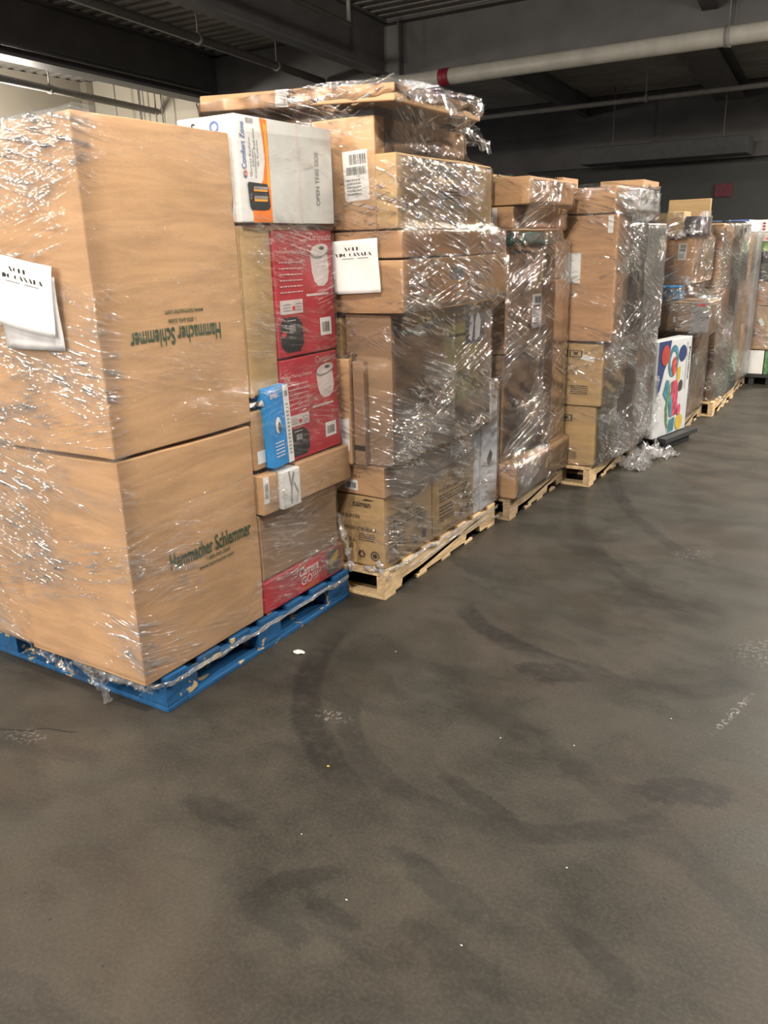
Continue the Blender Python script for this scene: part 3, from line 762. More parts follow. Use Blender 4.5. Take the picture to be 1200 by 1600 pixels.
k = Carton(5, -1.70, -1.535, 7.02, 7.2, 1.120, 1.235, BL, 'small bright blue box on the jutting brown carton of the fifth stack', name='product_box')
Carton(5, -2.1, -1.46, 7.10, 7.85, 1.245, 1.60, KR, 'kraft carton with a narrow label in the upper part of the fifth stack').ship_label('E', .80, .90, .52, .88)
Carton(5, -2.1, -1.44, 7.06, 7.9, .142, .862, KD, 'dark carton behind the craft box on the fifth pallet')
Carton(5, -1.9, -1.70, 7.12, 7.5, 1.608, 1.72, KD, 'small open brown box at left on top of the fifth stack', open_top=True)
Carton(5, -1.69, -1.56, 7.06, 7.3, 1.608, 1.80, KY, 'small upright tan box on top of the fifth stack')
Carton(5, -1.55, -1.44, 7.1, 7.5, 1.608, 1.76, BLKP, 'black box standing on top of the fifth stack', name='product_box')
fl = Carton(5, -1.80, -1.46, 7.55, 7.58, 1.608, 1.905, KY, 'raised kraft flap standing at the back of the fifth stack', name='cardboard_flap', cat='cardboard', amp=.003)

# =================================================================== PALLETS 6-8
stringer_pallet(-1.36, 7.98, 1.1, .9, PINE, 'pale pallet with a yellowish block showing under the sixth stack', notches=((.12, .3), (.7, .9)))
for i, (z0, z1, m) in enumerate(((.143, .60, KD), (.61, 1.16, KP), (1.17, 1.715, KR))):
    k = Carton(6, -1.9, -1.385-.015*i, 8.0, 8.50, z0, z1, m, ('bottom', 'middle', 'top')[i]+' brown carton at the near end of the sixth stack')
k.rect('E', .55, .82, .15, .98, GW, 'blue_grey_print'); k.rect('E', .60, .78, .50, .9, BL2, 'blue_print')
Carton(6, -1.9, -1.34, 8.51, 8.95, .143, 1.715, GY, 'tall grey wrapped board on the aisle side of the sixth stack', name='wrapped_slab')
Carton(6, -1.9, -1.62, 8.10, 8.4, 1.722, 1.80, DKG, 'small teal green box on top of the sixth stack', name='product_box')
stringer_pallet(-1.40, 9.12, 1.0, .8, PINE2, 'dark pallet barely showing under the seventh stack', notches=((.12, .3), (.6, .8)))
for i, (z0, z1, m) in enumerate(((.143, .72, KD), (.73, 1.63, KD))):
    Carton(7, -1.85, -1.385-.01*i, 9.14, 9.6, z0, z1, m, ('lower', 'upper tall')[i]+' brown carton of the seventh stack')
k = Carton(7, -1.85, -1.39, 9.14, 9.9, 1.64, 1.755, GW, 'pale grey flat box on top of the seventh stack', name='product_box'); k.rect('E', 0, 1, .85, 1, BL2, 'blue_edge')
Carton(7, -1.85, -1.36, 9.61, 9.95, .143, 1.63, GY, 'grey wrapped board on the aisle side of the seventh stack', name='wrapped_slab')
b8 = empty('shipping_pallet', (-1.12, 10.0, 0)); tag(b8, 'black pallet at the far right under the last stack', 'pallet')
for dx in (-.40, -.2, -.02): part((dx-.04, dx+.02, .02, .80, 0, .08), 'skid', BLKPAL, b8)
part((-.45, .02, 0, .85, .082, .115), 'deck', BLKPAL, b8)
k = Carton(8, -1.43, -1.225, 10.02, 10.5, .12, .385, WH, 'white box at the foot of the last stack on the far right', name='product_box')
Carton(8, -1.215, -0.95, 10.02, 10.5, .12, .385, GRP, 'dark greenish box at the far right edge, beside the white box', name='product_box')
k = Carton(8, -1.45, -0.95, 10.02, 10.6, .392, .86, KR, 'wide kraft carton above the white box of the last stack'); k.rect('E', .28, .36, .55, .72, LB, 'white_sticker', rot=.5)
k = Carton(8, -1.46, -0.95, 10.03, 10.6, .867, 1.15, KP, 'pinkish kraft carton in the middle of the last stack')
k.rect('E', .0, .16, .20, .40, LB, 'white_label'); k.rect('E', .15, .30, .60, .70, LB, 'white_label'); k.rect('E', .0, .12, .28, .33, BL2, 'blue_line', off=.003)
k = Carton(8, -1.47, -0.95, 10.03, 10.5, 1.157, 1.53, WH, 'box with a green and black picture near the top of the last stack', name='product_box')
k.rect('E', 0, 1, 0, 1, LIME, 'green_print'); k.ell('E', .48, .35, .50, .46, BK, 'printed_picture', 'dark picture'); k.rect('E', 0, 1, 0, .42, DG, 'dark_print', off=.0035)
Carton(8, -1.48, -0.95, 10.04, 10.5, 1.537, 1.63, plain('cream_card', (.62, .57, .50), .5), 'flat cream box second from top of the last stack', name='product_box').poly('E', [(.25, .3), (.34, .6), (.36, .5), (.27, .2)], RD2, 'red_mark')
k = Carton(8, -1.48, -0.95, 10.04, 10.5, 1.637, 1.765, WH, 'white box with three pink dots topping the last stack', name='product_box')
for q in (.72, .48, .25): k.ell('E', .20, q, .03, .09, PK, 'pink_dot')

# =================================================================== films
def ss(v, a, b):
    t = min(1, max(0, (v-a)/(b-a))); return t*t*(3-2*t)
def lay1(x, y, z):
    # fewer layers of film on the aisle side of this stack than on its end
    a = .20+.30*(1-ss(z, .45, .85))+.38*ss(y, 2.3, 2.5)
    return 1.0+(a-1.0)*ss(y, 1.70, 1.80)
f1 = film(1, .100, 2.012, FILM1, 'clear stretch wrap around the nearest stack on the blue pallet', lay1, kd=1.3, ku=3.0, seed=1.3)
f2 = film(2, .110, 2.225, FILM2, 'creased stretch wrap around the second stack on the pine pallet', lambda x, y, z: (1-.62*(1-ss(y, 3.02, 3.09))*(1 if z < 2.1 else 0))*(1-.42*(1-ss(z, .42, .62))), kd=1.2, ku=2.6, seed=5.1, crumple=.02)
f3 = film(3, .08, 1.96, FILM3, 'glossy stretch wrap around the third stack', lambda x, y, z: .5+.5*ss(y, 4.35, 4.42), kd=1.2, ku=3., seed=9.7, crumple=.02)
f4 = film(4, .09, 1.93, FILM2, 'stretch wrap around the fourth stack, bunched on the floor at its far corner', lambda x, y, z: .42+.58*ss(y, 5.26, 5.34), kd=1.2, ku=3., seed=13.3, crumple=.02)
f5 = film(5, .10, 1.80, FILM3, 'loose stretch wrap around the fifth stack over the jutting carton', lambda x, y, z: .75, kd=1.0, ku=1.6, seed=17.9, crumple=.02)
f6 = film(6, .05, 1.74, FILM2, 'stretch wrap around the sixth stack', None, kd=1.2, ku=3., seed=23.1, crumple=.02)
f7 = film(7, .08, 1.66, FILM1, 'stretch wrap around the seventh stack', None, kd=1.2, ku=3., seed=29.1)
f8 = film(8, .39, 1.55, FILM2, 'stretch wrap around the last stack at the far right', lambda x, y, z: .6, kd=1.2, ku=3., seed=33.1)
rope([(-3.05, 1.748, .130), (-2.09, 1.745, .118), (-2.050, 1.80, .116), (-2.045, 2.4, .118), (-2.045, 2.93, .118)], .006, FILMC, 2, f1)
rope([(-2.55, 1.755, .10), (-2.35, 1.75, .085), (-2.15, 1.75, .10)], .012, FILMC, 8, f1)
crumple('torn_film_tail', [(-2.78, 1.75, .14), (-2.62, 1.74, .09), (-2.50, 1.72, .07)], .10, FILMC, 4, f1, .02)
crumple('torn_film_tail', [(-2.46, 1.75, .12), (-2.36, 1.73, .07), (-2.30, 1.70, .015)], .09, FILMC, 6, f1, .02)
crumple('torn_film_tail', [(-2.25, 1.75, .125), (-2.17, 1.745, .10), (-2.10, 1.74, .095)], .07, FILMC, 7, f1, .018)
crumple('torn_film_tail', [(-2.055, 2.88, .45), (-2.05, 2.93, .28), (-2.04, 2.95, .14)], .08, FILMC, 12, f1, .02)
rope([(-2.0, 2.99, .15), (-1.90, 3.00, .145), (-1.87, 3.10, .14), (-1.875, 3.4, .135), (-1.872, 3.9, .125), (-1.875, 4.26, .11)], .007, FILMC, 3, f2)
rope([(-1.868, 3.2, .10), (-1.866, 3.6, .105), (-1.866, 4.1, .09), (-1.87, 4.27, .04)], .005, FILMC, 5, f2)
crumple('torn_film_tail', [(-1.92, 2.995, .20), (-1.885, 3.0, .12), (-1.88, 3.04, .11)], .07, FILMC, 14, f2, .02)
crumple('torn_film_edge', [(-1.80, 2.99, 2.16), (-1.76, 3.25, 2.18), (-1.76, 3.5, 2.13), (-1.77, 3.78, 2.02)], .12, FILMC, 15, f2, .03, 60, 12, False)
crumple('film_train', [(-1.50, 6.30, .62), (-1.48, 6.30, .35), (-1.455, 6.27, .12), (-1.42, 6.22, .02)], .09, FILMC, 21, f4, .03)
crumple('film_train', [(-1.50, 6.15, .07), (-1.50, 6.00, .06), (-1.50, 5.88, .04), (-1.52, 5.78, .02)], .17, FILMC, 22, f4, .06, 40, 14, False)
crumple('film_train', [(-1.50, 6.28, .06), (-1.44, 6.15, .07), (-1.40, 6.25, .03), (-1.36, 6.42, .02)], .16, FILMC, 23, f4, .06, 36, 12, False)
crumple('film_train', [(-1.52, 6.05, .10), (-1.47, 5.95, .05), (-1.43, 5.98, .02)], .13, FILMC, 25, f4, .05, 30, 12, False)
crumple('torn_film_edge', [(-1.30, 7.00, 1.13), (-1.45, 7.05, 1.18), (-1.50, 7.06, 1.30)], .10, FILMC, 31, f5, .03)
crumple('torn_film_edge', [(-1.75, 7.05, 1.62), (-1.60, 7.03, 1.62), (-1.46, 7.05, 1.66)], .12, FILMC, 33, f5, .04)
crumple('torn_film_tail', [(-1.38, 8.2, .16), (-1.36, 8.35, .12), (-1.35, 8.45, .05)], .10, FILMC, 35, f6, .02)

# =================================================================== sale sheets
THICK = {}
def glyph(ch):
    """Heavy display capitals whose main stems are very thick and whose other strokes are hair thin: list of polygons in a 1 x 1 box."""
    t = .055
    def arc(cx, cy, rx, ry, a0, a1, w0, w1, n=10):
        o = []; i_ = []
        for k in range(n+1):
            a = R_(a0+(a1-a0)*k/n); w = w0+(w1-w0)*math.sin(PI*k/n)
            o.append((cx+rx*math.cos(a), cy+ry*math.sin(a))); i_.append((cx+(rx-w)*math.cos(a), cy+(ry-w*.25)*math.sin(a)))
        return o+i_[::-1]
    if ch == 'S': return [[(.05, 1), (.42, 1), (.95, 0), (.55, 0)]]
    if ch == 'O': return [arc(.5, .5, .5, .5, 90, 270, .03, .40), arc(.5, .5, .5, .5, -90, 90, t, t)]
    if ch == 'C': return [arc(.55, .5, .55, .5, 95, 265, .03, .42), [(.5, .0), (.95, .0), (.95, .03), (.5, .05)]]
    if ch == 'L': return [[(.05, 0), (.5, 0), (.5, 1), (.05, 1)], [(.5, 0), (.9, 0), (.9, .05), (.5, .05)]]
    if ch == 'D': return [[(.05, 0), (.5, 0), (.5, 1), (.05, 1)], arc(.5, .5, .48, .5, -90, 90, .045, .045)]
    if ch == 'V': return [[(0, 1), (.42, 1), (.68, .0), (.5, 0)], [(.62, .0), (.68, .0), (.98, 1), (.92, 1)]]
    if ch == 'A': return [[(.30, 1), (.52, 1), (1, 0), (.55, 0)], [(.04, 0), (.10, 0), (.42, 1), (.34, 1)], [(.2, .3), (.6, .3), (.6, .35), (.2, .35)]]
    if ch == 'N': return [[(.0, 1), (.36, 1), (.95, 0), (.62, 0)], [(.04, 0), (.09, 0), (.09, .9), (.04, .9)], [(.88, .1), (.93, .1), (.93, 1), (.88, 1)]]
    return []
def sheet(loc, w, h, rot, label, rx=0., text=True, rz=0., m=LB, bend=.006, show=None):
    bm = bmesh.new(); n = 12; g = []
    def S(u, v): return Vector(((u-.5)*w, -bend*math.sin(PI*u)*1.0-.012*max(0, .2-v)-.004*math.sin(u*5+v*4), (v-.5)*h))
    for j in range(n+1): g.append([bm.verts.new(S(i/n, j/n)) for i in range(n+1)])
    for i in range(n):
        for j in range(n): bm.faces.new((g[j][i], g[j][i+1], g[j+1][i+1], g[j+1][i])).smooth = True
    o = mesh_obj('paper_sheet', bm, m)
    sd = o.modifiers.new('t', 'SOLIDIFY'); sd.thickness = .0008
    o.location = loc; o.rotation_euler = (rx, rot, rz)
    tag(o, label, 'paper sheet')
    if text:
        def word(s, u0, v0, ch, gw, sp, name):
            bm = bmesh.new(); u = u0
            for c in s:
                if c != ' ':
                    for pg in glyph(c):
                        vs = [bm.verts.new(S(u+x*gw, v0+y*ch)+Vector((0, -.0015, 0))) for x, y in pg]
                        try: bm.faces.new(vs)
                        except ValueError: pass
                u += sp*(.55 if c == ' ' else 1)
            bmesh.ops.triangulate(bm, faces=bm.faces)
            return mesh_obj(name, bm, BK, o)
        word('SOLD', .28, .805, .062, .075, .088, 'printed_word')
        word('VDC CANADA', .08, .700, .062, .072, .084, 'printed_word')
        bm = bmesh.new(); rr = random.Random(3); u = .22
        while u < .80:
            L = rr.uniform(.008, .02)
            if not (.47 < u < .54):
                bm.faces.new([bm.verts.new(S(a, b_)+Vector((0, -.0015, 0))) for a, b_ in ((u, .650), (u+L, .650), (u+L, .664), (u, .664))])
            u += L+.006
        mesh_obj('fine_print', bm, DG, o)
    return o
sheet((-2.375, 1.668, 1.482), .29, .218, R_(9), 'white sale sheet with heavy black lettering taped to the end of the nearest stack', bend=.006)
sheet((-2.370, 1.680, 1.423), .29, .225, R_(0), 'greyish plastic sleeve hanging behind the white sale sheet on the nearest stack', text=False, m=plain('cloudy_sleeve', (.50, .49, .50), .3))
sheet((-1.99, 2.998, 1.519), .235, .218, R_(-2.5), 'white sale sheet with heavy black lettering on the end of the second stack', bend=.002)

# =================================================================== setting
def concrete():
    m, nt = new_mat('worn_concrete_floor')
    tc = nt.nodes.new('ShaderNodeTexCoord').outputs['Object']
    big = noise_n(nt, tc, .9, 4, .6, .4); mid = noise_n(nt, mapping(nt, tc, (0, 0, .5), (1, 1.25, 1)), 2.6, 6, .66); fine = noise_n(nt, tc, 90, 2, .7)
    blot = noise_n(nt, mapping(nt, tc, (0, 0, 2.2), (1, 2.6, 1), (3, 5, 0)), 1.5, 4, .6)
    c = mixc(nt, smooth(nt, mid, .3, .72), (.023, .0215, .018), (.047, .042, .033))
    c = mixc(nt, smooth(nt, big, .45, .68, 0, .5), c, (.066, .049, .037))
    c = mixc(nt, smooth(nt, blot, .54, .64, 0, .38), c, (.014, .014, .013))
    c = mixc(nt, smooth(nt, fine, .35, .8, 0, .18), c, (.13, .12, .10))
    sp = nt.nodes.new('ShaderNodeSeparateXYZ'); nt.links.new(tc, sp.inputs[0]); X, Y = sp.outputs[0], sp.outputs[1]
    wob = math_n(nt, 'MULTIPLY', math_n(nt, 'SUBTRACT', noise_n(nt, tc, 7, 3), .5), .05)
    tex = smooth(nt, noise_n(nt, tc, 26, 3, .7), .34, .56)
    # tyre marks: rings about (cx, cy), limited to a window in x / y
    for cx, cy, r, w, (xa, xb), (ya, yb), amt in (
            (-.77, 2.80, 1.15, .055, (-1.97, -1.15), (1.66, 2.75), .72), (-.84, 3.76, .95, .05, (-1.60, -.72), (2.75, 3.25), .80),
            (-.66, 3.14, .36, .05, (-.90, -.22), (2.7, 3.1), .6), (-.93, 2.46, .67, .04, (-1.6, -.30), (1.7, 2.3), .45),
            (1.5, 6.5, 3.2, .04, (-2, -.6), (3.5, 6.5), .5), (.9, 5.6, 2.6, .05, (-2, -.4), (3.2, 6.5), .45), (-2.0, -.5, 3.0, .05, (-1.5, .3), (1.4, 2.5), .35)):
        dx = math_n(nt, 'SUBTRACT', X, cx); dy = math_n(nt, 'SUBTRACT', Y, cy)
        d = math_n(nt, 'SQRT', math_n(nt, 'ADD', math_n(nt, 'MULTIPLY', dx, dx), math_n(nt, 'MULTIPLY', dy, dy)))
        e = math_n(nt, 'ABSOLUTE', math_n(nt, 'SUBTRACT', math_n(nt, 'ADD', d, wob), r))
        k = smooth(nt, e, w*.75, w*1.3, 1, 0)
        for v, a, b_ in ((X, xa, xb), (Y, ya, yb)):
            k = math_n(nt, 'MULTIPLY', k, math_n(nt, 'MULTIPLY', smooth(nt, v, a, a+.15), smooth(nt, v, b_-.15, b_, 1, 0)))
        k = math_n(nt, 'MULTIPLY', math_n(nt, 'MULTIPLY', k, math_n(nt, 'ADD', .45, math_n(nt, 'MULTIPLY', tex, .55))), amt)
        c = mixc(nt, k, c, (.013, .0125, .012))
    # dark rubbed patches and pale scuffs with their own place, direction, length and width
    sc = noise_n(nt, tc, 55, 3, .7); edge = math_n(nt, 'MULTIPLY', math_n(nt, 'SUBTRACT', noise_n(nt, tc, 13, 4, .7), .5), 2.6)
    for cx, cy, ang, L, w, amt, dark in (
            (-.35, 2.23, .40, .16, .07, .75, 1), (-.89, 1.90, -.34, .17, .035, .55, 1), (-.79, 1.52, -.30, .19, .05, .45, 1), (-.68, 1.34, -.24, .16, .05, .4, 1),
            (-1.14, 1.22, -.13, .15, .04, .5, 1), (-.97, 2.72, .26, .15, .08, .7, 1), (-1.54, 1.46, -.14, .15, .05, .4, 1), (-.38, 1.51, -.44, .14, .04, .5, 1),
            (-1.01, 1.30, -.06, .10, .03, .55, 1), (-1.73, 3.58, -.53, .22, .06, .5, 1), (-1.25, 4.04, -.43, .2, .08, .5, 1), (-1.15, 1.36, .8, .12, .04, .5, 1), (-.75, 3.6, .3, .25, .12, .4, 1),
            (-.30, 2.77, 1.35, .20, .018, .6, 0), (-1.53, 2.05, .2, .08, .045, .30, 0), (-2.40, 1.42, .3, .10, .05, .22, 0), (-.75, 4.3, .9, .15, .10, .2, 0), (-.25, 3.3, .9, .2, .15, .2, 0)):
        mp = mapping(nt, tc, (0, 0, 0), (1, 1, 1), (-cx, -cy, 0)); mp = turned(nt, mp, -ang, (1/L, 1/w, 1))
        sx = nt.nodes.new('ShaderNodeSeparateXYZ'); nt.links.new(mp, sx.inputs[0])
        ln = math_n(nt, 'SQRT', math_n(nt, 'ADD', math_n(nt, 'POWER', math_n(nt, 'ABSOLUTE', sx.outputs[0]), 2.), math_n(nt, 'POWER', math_n(nt, 'ABSOLUTE', sx.outputs[1]), 2.)))
        if dark:
            k = math_n(nt, 'MULTIPLY', smooth(nt, math_n(nt, 'ADD', ln, edge), .75, 1.15, 1, 0), math_n(nt, 'MULTIPLY', math_n(nt, 'ADD', .5, math_n(nt, 'MULTIPLY', tex, .5)), amt)); c = mixc(nt, k, c, (.012, .0118, .0115))
        else:
            k = math_n(nt, 'MULTIPLY', smooth(nt, ln, .4, 1.1, 1, 0), smooth(nt, sc, .50, .62, 0, amt)); c = mixc(nt, k, c, (.40, .39, .38))
    sp2 = noise_n(nt, tc, 38, 2, .5); c = mixc(nt, smooth(nt, sp2, .73, .76, 0, .7), c, (.02, .02, .02))
    # hairline crack
    cr = noise_n(nt, tc, 4, 4, .6)
    e = math_n(nt, 'ABSOLUTE', math_n(nt, 'SUBTRACT', math_n(nt, 'ADD', math_n(nt, 'MULTIPLY', math_n(nt, 'ADD', X, 2.42), -.55), math_n(nt, 'MULTIPLY', cr, .18)), math_n(nt, 'SUBTRACT', math_n(nt, 'SUBTRACT', 1.52, Y), -.02)))
    k = math_n(nt, 'MULTIPLY', smooth(nt, e, .002, .006, 1, 0), smooth(nt, X, -2.28, -2.22, 1, 0)); c = mixc(nt, k, c, (.015, .014, .013))
    rg = smooth(nt, mid, .3, .7, .42, .62)
    out(nt, bsdf(nt, c, rg, 0, .32, math_n(nt, 'ADD', math_n(nt, 'MULTIPLY', fine, .4), mid), .12, .01))
    return m
def plate(name, bx, m, kind='structure'):
    bm = bmesh.new(); add_box(bm, *bx); o = mesh_obj(name, bm, m)
    if kind: o['kind'] = kind
    return o
plate('floor', (-12, 9, -6, 17.2, -.2, 0), concrete())
DKW = plain('dark_painted_steel', (.105, .10, .098), .55, var=.12, scale=3)
DECKM = plain('galvanised_roof_deck', (.27, .255, .235), .5, var=.15, scale=2)
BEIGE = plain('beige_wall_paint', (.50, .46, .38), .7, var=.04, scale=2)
BEIGE2 = plain('shaded_beige_panel', (.30, .27, .22), .7, var=.05, scale=2)  # shade mixed into the beige of the left wall and its corner
GWALL = plain('grey_wall_paint', (.062, .063, .060), .7, var=.08, scale=1.5)
PIPEM = plain('pale_painted_pipe', (.42, .40, .36), .45, var=.1, scale=6)
PIPE2 = plain('grey_painted_pipe', (.20, .19, .18), .5, var=.1)
# corrugated deck, ribs across the row
bm = bmesh.new(); y = -6.; prev = None; first = True
while y < 17.2:
    for dy, z in ((0, 4.20), (.07, 4.20), (.10, 4.255), (.17, 4.255)):
        cur = [bm.verts.new((-12, y+dy, z)), bm.verts.new((9, y+dy, z))]
        if prev: bm.faces.new((prev[0], cur[0], cur[1], prev[1]))
        prev = cur
    y += .20
o = mesh_obj('ceiling', bm, DECKM); o['kind'] = 'structure'
sd = o.modifiers.new('t', 'SOLIDIFY'); sd.thickness = .01
plate('wall_back', (-12, 9, 17.0, 17.2, 0, 4.3), GWALL)
plate('trim_1', (-12, 9, 16.86, 16.99, 2.95, 4.19), DKW)
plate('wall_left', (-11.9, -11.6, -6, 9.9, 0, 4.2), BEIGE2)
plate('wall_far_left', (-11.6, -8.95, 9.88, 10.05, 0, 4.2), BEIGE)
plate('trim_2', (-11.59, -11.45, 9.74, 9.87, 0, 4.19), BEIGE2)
# steel beams
def ibeam(name, L, depth, fw, loc, rz, label, zt=4.2, tw=.02, ft=.03, group=None, m=DKW):
    """I-section along local +Y; top at zt"""
    r = empty(name, (*loc, zt-depth), rz); tag(r, label, 'beam', group)
    bm = bmesh.new(); add_box(bm, -tw/2, tw/2, 0, L, ft, depth-ft); mesh_obj('web', bm, m, r)
    part((-fw/2, fw/2, 0, L, 0, ft), 'lower_flange', m, r); part((-fw/2, fw/2, 0, L, depth-ft, depth), 'upper_flange', m, r)
    return r
az = R_(5.5)
ib = ibeam('steel_beam', 12.0, .62, .26, (-7.58, -2.2), az, 'deep dark steel beam crossing the upper left corner above the nearest stack')
ibeam('steel_beam', 12.6, .60, .16, (-4.78, -2.9), R_(5.0), 'dark steel beam meeting the cross girder left of the pale sprinkler pipe')
g = ibeam('steel_girder', 14.5, .66, .30, (5.5, 9.76), PI/2, 'big dark steel girder running across above the pale sprinkler pipe', zt=4.2)
for xs in (-5.66, -1.0): part((-.13, .13, 5.5-xs-.01, 5.5-xs+.01, .03, .63), 'stiffener_plate', DKW, g)
for i, (x, l) in enumerate(((-5.15, 'faint dark joist beyond the girder, above the second stack'), (-2.55, 'wide pale joist beyond the girder, at the upper right'), (.2, 'dark joist beyond the girder at the right edge of the photo'))):
    ibeam('steel_joist', 7.0, .34 if i != 1 else .30, .14 if i != 1 else .5, (x, 9.95), R_(4.5), l)
ibeam('steel_joist', 12.2, .42, .16, (-1.0, -2.4), R_(5), 'dark joist meeting the near side of the girder at the top right')
# pipes
def pipe(name, a, b, r, m, label, cat='pipe', n=20, hangers=(), band=None):
    bm = bmesh.new(); add_tube(bm, (0, 0, 0), Vector(b)-Vector(a), r, n)
    o = mesh_obj(name, bm, m); o.location = a; tag(o, label, cat)
    for t in hangers:
        p = (Vector(b)-Vector(a))*t
        bm = bmesh.new(); add_tube(bm, p+Vector((0, 0, r)), p+Vector((0, 0, 4.19-(a[2]+p.z))), .008, 8); mesh_obj('hanger_rod', bm, PIPE2, o)
        bm = bmesh.new(); d = (Vector(b)-Vector(a)).normalized(); add_tube(bm, p-d*.025, p+d*.025, r+.012, n); mesh_obj('hanger_clamp', bm, PIPE2, o)
    if band:
        d = (Vector(b)-Vector(a)).normalized(); p = d*band[0]
        bm = bmesh.new(); add_tube(bm, p, p+d*band[1], r+.004, n); q = mesh_obj('paint_band', bm, band[2], o); q['label'] = 'dark red band'
    return o
REDB = plain('dark_red_band', (.20, .012, .025), .5)
pipe('sprinkler_pipe', (-6.4, 9.50, 3.47), (4.5, 9.50, 3.47), .088, PIPEM, 'thick pale sprinkler pipe with a dark red band running across under the girder', band=(1.39, .13, REDB), hangers=(.42,))
pipe('sprinkler_pipe', (-7.6, 13.0, 3.50), (4.0, 13.0, 3.53), .035, PIPE2, 'thin grey pipe crossing farther back below the thick pale one', hangers=(.35, .62))
pipe('conduit_pipe', (-5.60, 0.2, 3.66), (-6.85, 9.7, 3.66), .045, PIPE2, 'grey pipe running lengthwise between the two dark beams', hangers=(.72, .88))
pipe('conduit_pipe', (-4.45, 1.0, 3.72), (-5.12, 7.75, 3.72), .03, PIPE2, 'thin pipe ending in a vertical drop near the top centre')
pipe('conduit_pipe', (-5.12, 7.75, 3.70), (-5.12, 7.75, 4.19), .022, PIPE2, 'short vertical drop pipe near the top centre')
pipe('drain_pipe', (-9.25, 5.0, 3.62), (-10.0, 9.8, 3.62), .045, PIPE2, 'dark pipe beyond the left beam in front of the beige wall', hangers=(.55,))
pipe('cable', (-7.78, 2.0, 3.66), (-8.45, 9.3, 3.66), .02, DKW, 'dark cable run along the left beam', 'cable')
for i, (x, y) in enumerate(((-10.50, 9.45), (-10.35, 9.78), (-10.24, 9.70), (-9.95, 9.72), (-9.75, 9.65))):
    pipe('ceiling_rod', (x, y, 3.3), (x, y, 4.19), .010, PIPE2, 'thin hanging rod in front of the lit beige wall at the upper left', 'rod', 8)['group'] = 'hanging rods by the beige wall'
# duct and notice on the far wall
d = plate('air_duct', (-5.4, -2.55, 15.7, 16.3, 2.92, 3.20), plain('duct_metal', (.055, .058, .06), .5), None); tag(d, 'long dark rectangular duct below the ceiling at the far end', 'duct'); bevel(d, .01)
for xx in (-4.9, -3.0):
    bm = bmesh.new(); add_tube(bm, (xx, 16, 3.20), (xx, 16, 4.19), .012, 8); mesh_obj('hanger_rod', bm, PIPE2, d)
s = plate('wall_sign', (-3.24, -2.94, 16.965, 16.998, 2.30, 2.53), plain('maroon_sign', (.12, .015, .03), .5), None); tag(s, 'dark red square sign on the far grey wall', 'sign'); bevel(s, .004)
# litter
def scrap(name, x, y, r, m, label, z=.002, seed=0, cat='scrap', group=None):
    bm = bmesh.new(); n = 9; c = bm.verts.new((0, 0, r*.28)); V = []
    for i in range(n):
        a = 2*PI*i/n; q = r*(1+.6*noise.noise(Vector((math.cos(a)*1.5, math.sin(a)*1.5, seed))))
        V.append(bm.verts.new((math.cos(a)*q, math.sin(a)*q*.6, abs(noise.noise(Vector((a, seed, 1))))*r*.5)))
    for i in range(n): bm.faces.new((c, V[i], V[(i+1) % n]))
    o = mesh_obj(name, bm, m); o.location = (x, y, z); md = o.modifiers.new('t', 'SOLIDIFY'); md.thickness = .001
    tag(o, label, cat, group); return o
scrap('plastic_scrap', -1.93, 2.38, .028, WH, 'crumpled clear plastic scrap on the floor between the blue pallet and the aisle', seed=2)
scrap('paper_chip', -1.37, 1.80, .006, YL, 'tiny yellowish chip on the floor by the tyre mark', seed=5)
rr = random.Random(11)
for i, (x, y) in enumerate(((-.48, 2.62), (-.95, 2.22), (-1.58, 2.58), (-.72, 2.3), (-1.0, 1.36), (-.55, 1.75), (-1.25, 1.50), (-.68, 1.38))):
    scrap('floor_litter', x, y, rr.uniform(.002, .004), WH, 'tiny pale speck of litter on the concrete floor', seed=i, group='tiny litter specks on the floor')

# =================================================================== light
def area(name, loc, sx, sy, power, rot=(0, 0, 0), col=(1, .95, .88)):
    l = bpy.data.lights.new(name, 'AREA'); l.shape = 'RECTANGLE'; l.size = sx; l.size_y = sy; l.energy = power; l.color = col
    o = bpy.data.objects.new(name, l); C.objects.link(o); o.location = loc; o.rotation_euler = rot
    return o
W1 = (1, .92, .80)
def bulb(loc, power, r=.10, col=W1):
    l = bpy.data.lights.new('lamp', 'POINT'); l.energy = power; l.color = col; l.shadow_soft_size = r
    o = bpy.data.objects.new('lamp', l); C.objects.link(o); o.location = loc
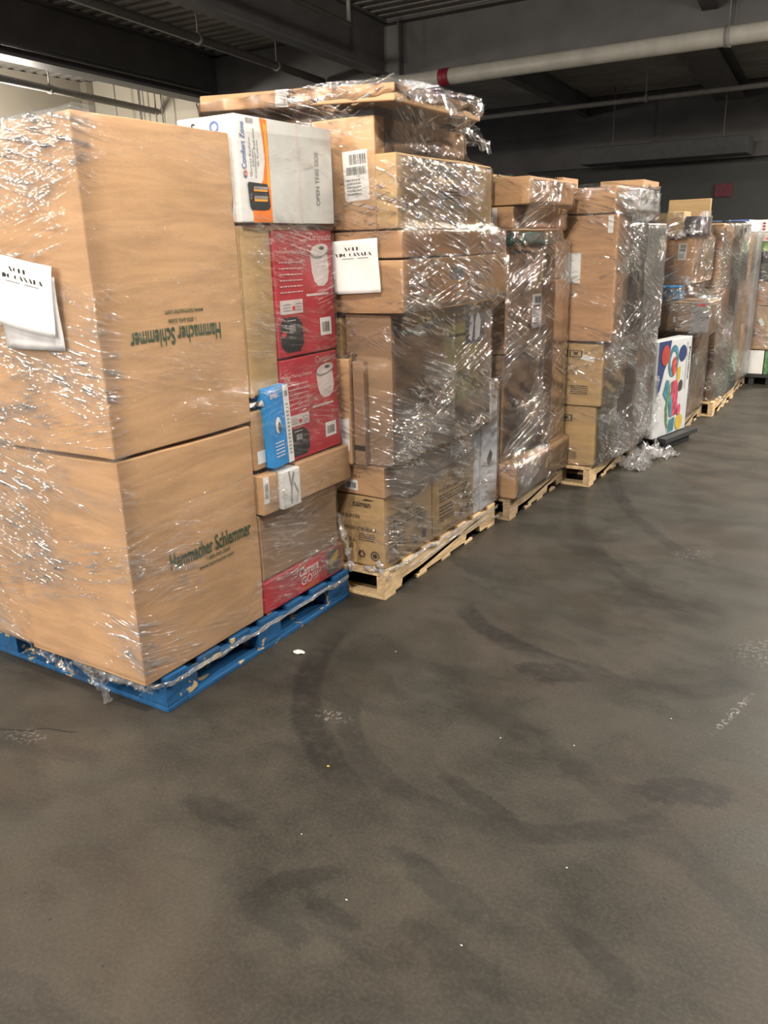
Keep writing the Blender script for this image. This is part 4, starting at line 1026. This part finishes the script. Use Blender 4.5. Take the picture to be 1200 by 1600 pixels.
# fixtures behind the camera reach every end face; fill bulbs among them are added
bulb((-3.6, -4.6, 3.3), 300)
bulb((-1.2, -7.5, 3.4), 1150)
bulb((-.7, .8, 3.5), 330)  # added close by to brighten the aisle side of the nearest stack
bulb((-7.5, -2.0, 3.3), 110)
bulb((-5.0, 1.4, 3.2), 45)  # small added fill that lifts the ceiling between the beams
# unseen tubes added over the aisle and left side to make the film glint
for x, y, rz in ((.3, 7.2, 0), (1.3, 9.2, 0), (.5, 11.4, 90), (1.8, 13.2, 0), (2.6, 7.6, 90), (.8, 15.4, 90), (3.2, 11.8, 0), (1.6, 4.6, 0), (4.6, 14.6, 90)):
    area('lamp', (x, y, 3.85), .04, 1.25, 120, (0, 0, R_(rz)), W1)
for x, y, rz in ((-3.6, .2, 90), (-4.8, -1.6, 0), (-6.2, -3.0, 90), (-4.2, -4.4, 90), (-8.4, -2.2, 0), (-8.0, -5.0, 90), (-6.6, -.6, 90), (-2.8, -2.2, 90)):
    area('lamp', (x, y, 3.85), .035, 1.25, 55, (0, 0, R_(rz)), W1)
bulb((-10.1, 7.4, 3.2), 170, .2)
w = bpy.data.worlds.new('world'); bpy.context.scene.world = w; w.use_nodes = True
w.node_tree.nodes['Background'].inputs[0].default_value = (.85, .9, 1, 1); w.node_tree.nodes['Background'].inputs[1].default_value = .17

# =================================================================== camera
cam = bpy.data.cameras.new('camera'); co = bpy.data.objects.new('camera', cam); C.objects.link(co)
Rc = [[0.8512648080311356, 0.14195176497388046, -0.505171181906207], [0.524096409442211, -0.2775343444374802, 0.8051693245941753], [-0.025907146070075812, -0.9501707131239409, -0.310651630776414]]
M = Matrix([[Rc[i][0], -Rc[i][1], -Rc[i][2], 0] for i in range(3)]+[[0, 0, 0, 1]]); M[2][3] = 1.6
co.matrix_world = M
cam.sensor_fit = 'VERTICAL'; cam.sensor_height = 36; cam.lens = 1271.15*36/1600; cam.clip_start = .02
sc = bpy.context.scene; sc.camera = co
sc.view_settings.view_transform = 'Standard'; sc.view_settings.look = 'None'; sc.view_settings.gamma = 1; sc.view_settings.exposure = 0.42
sc.view_settings.use_curve_mapping = False
sc.cycles.transparent_max_bounces = 12
sc.cycles.max_bounces = 4; sc.cycles.diffuse_bounces = 3; sc.cycles.glossy_bounces = 2; sc.cycles.transmission_bounces = 2
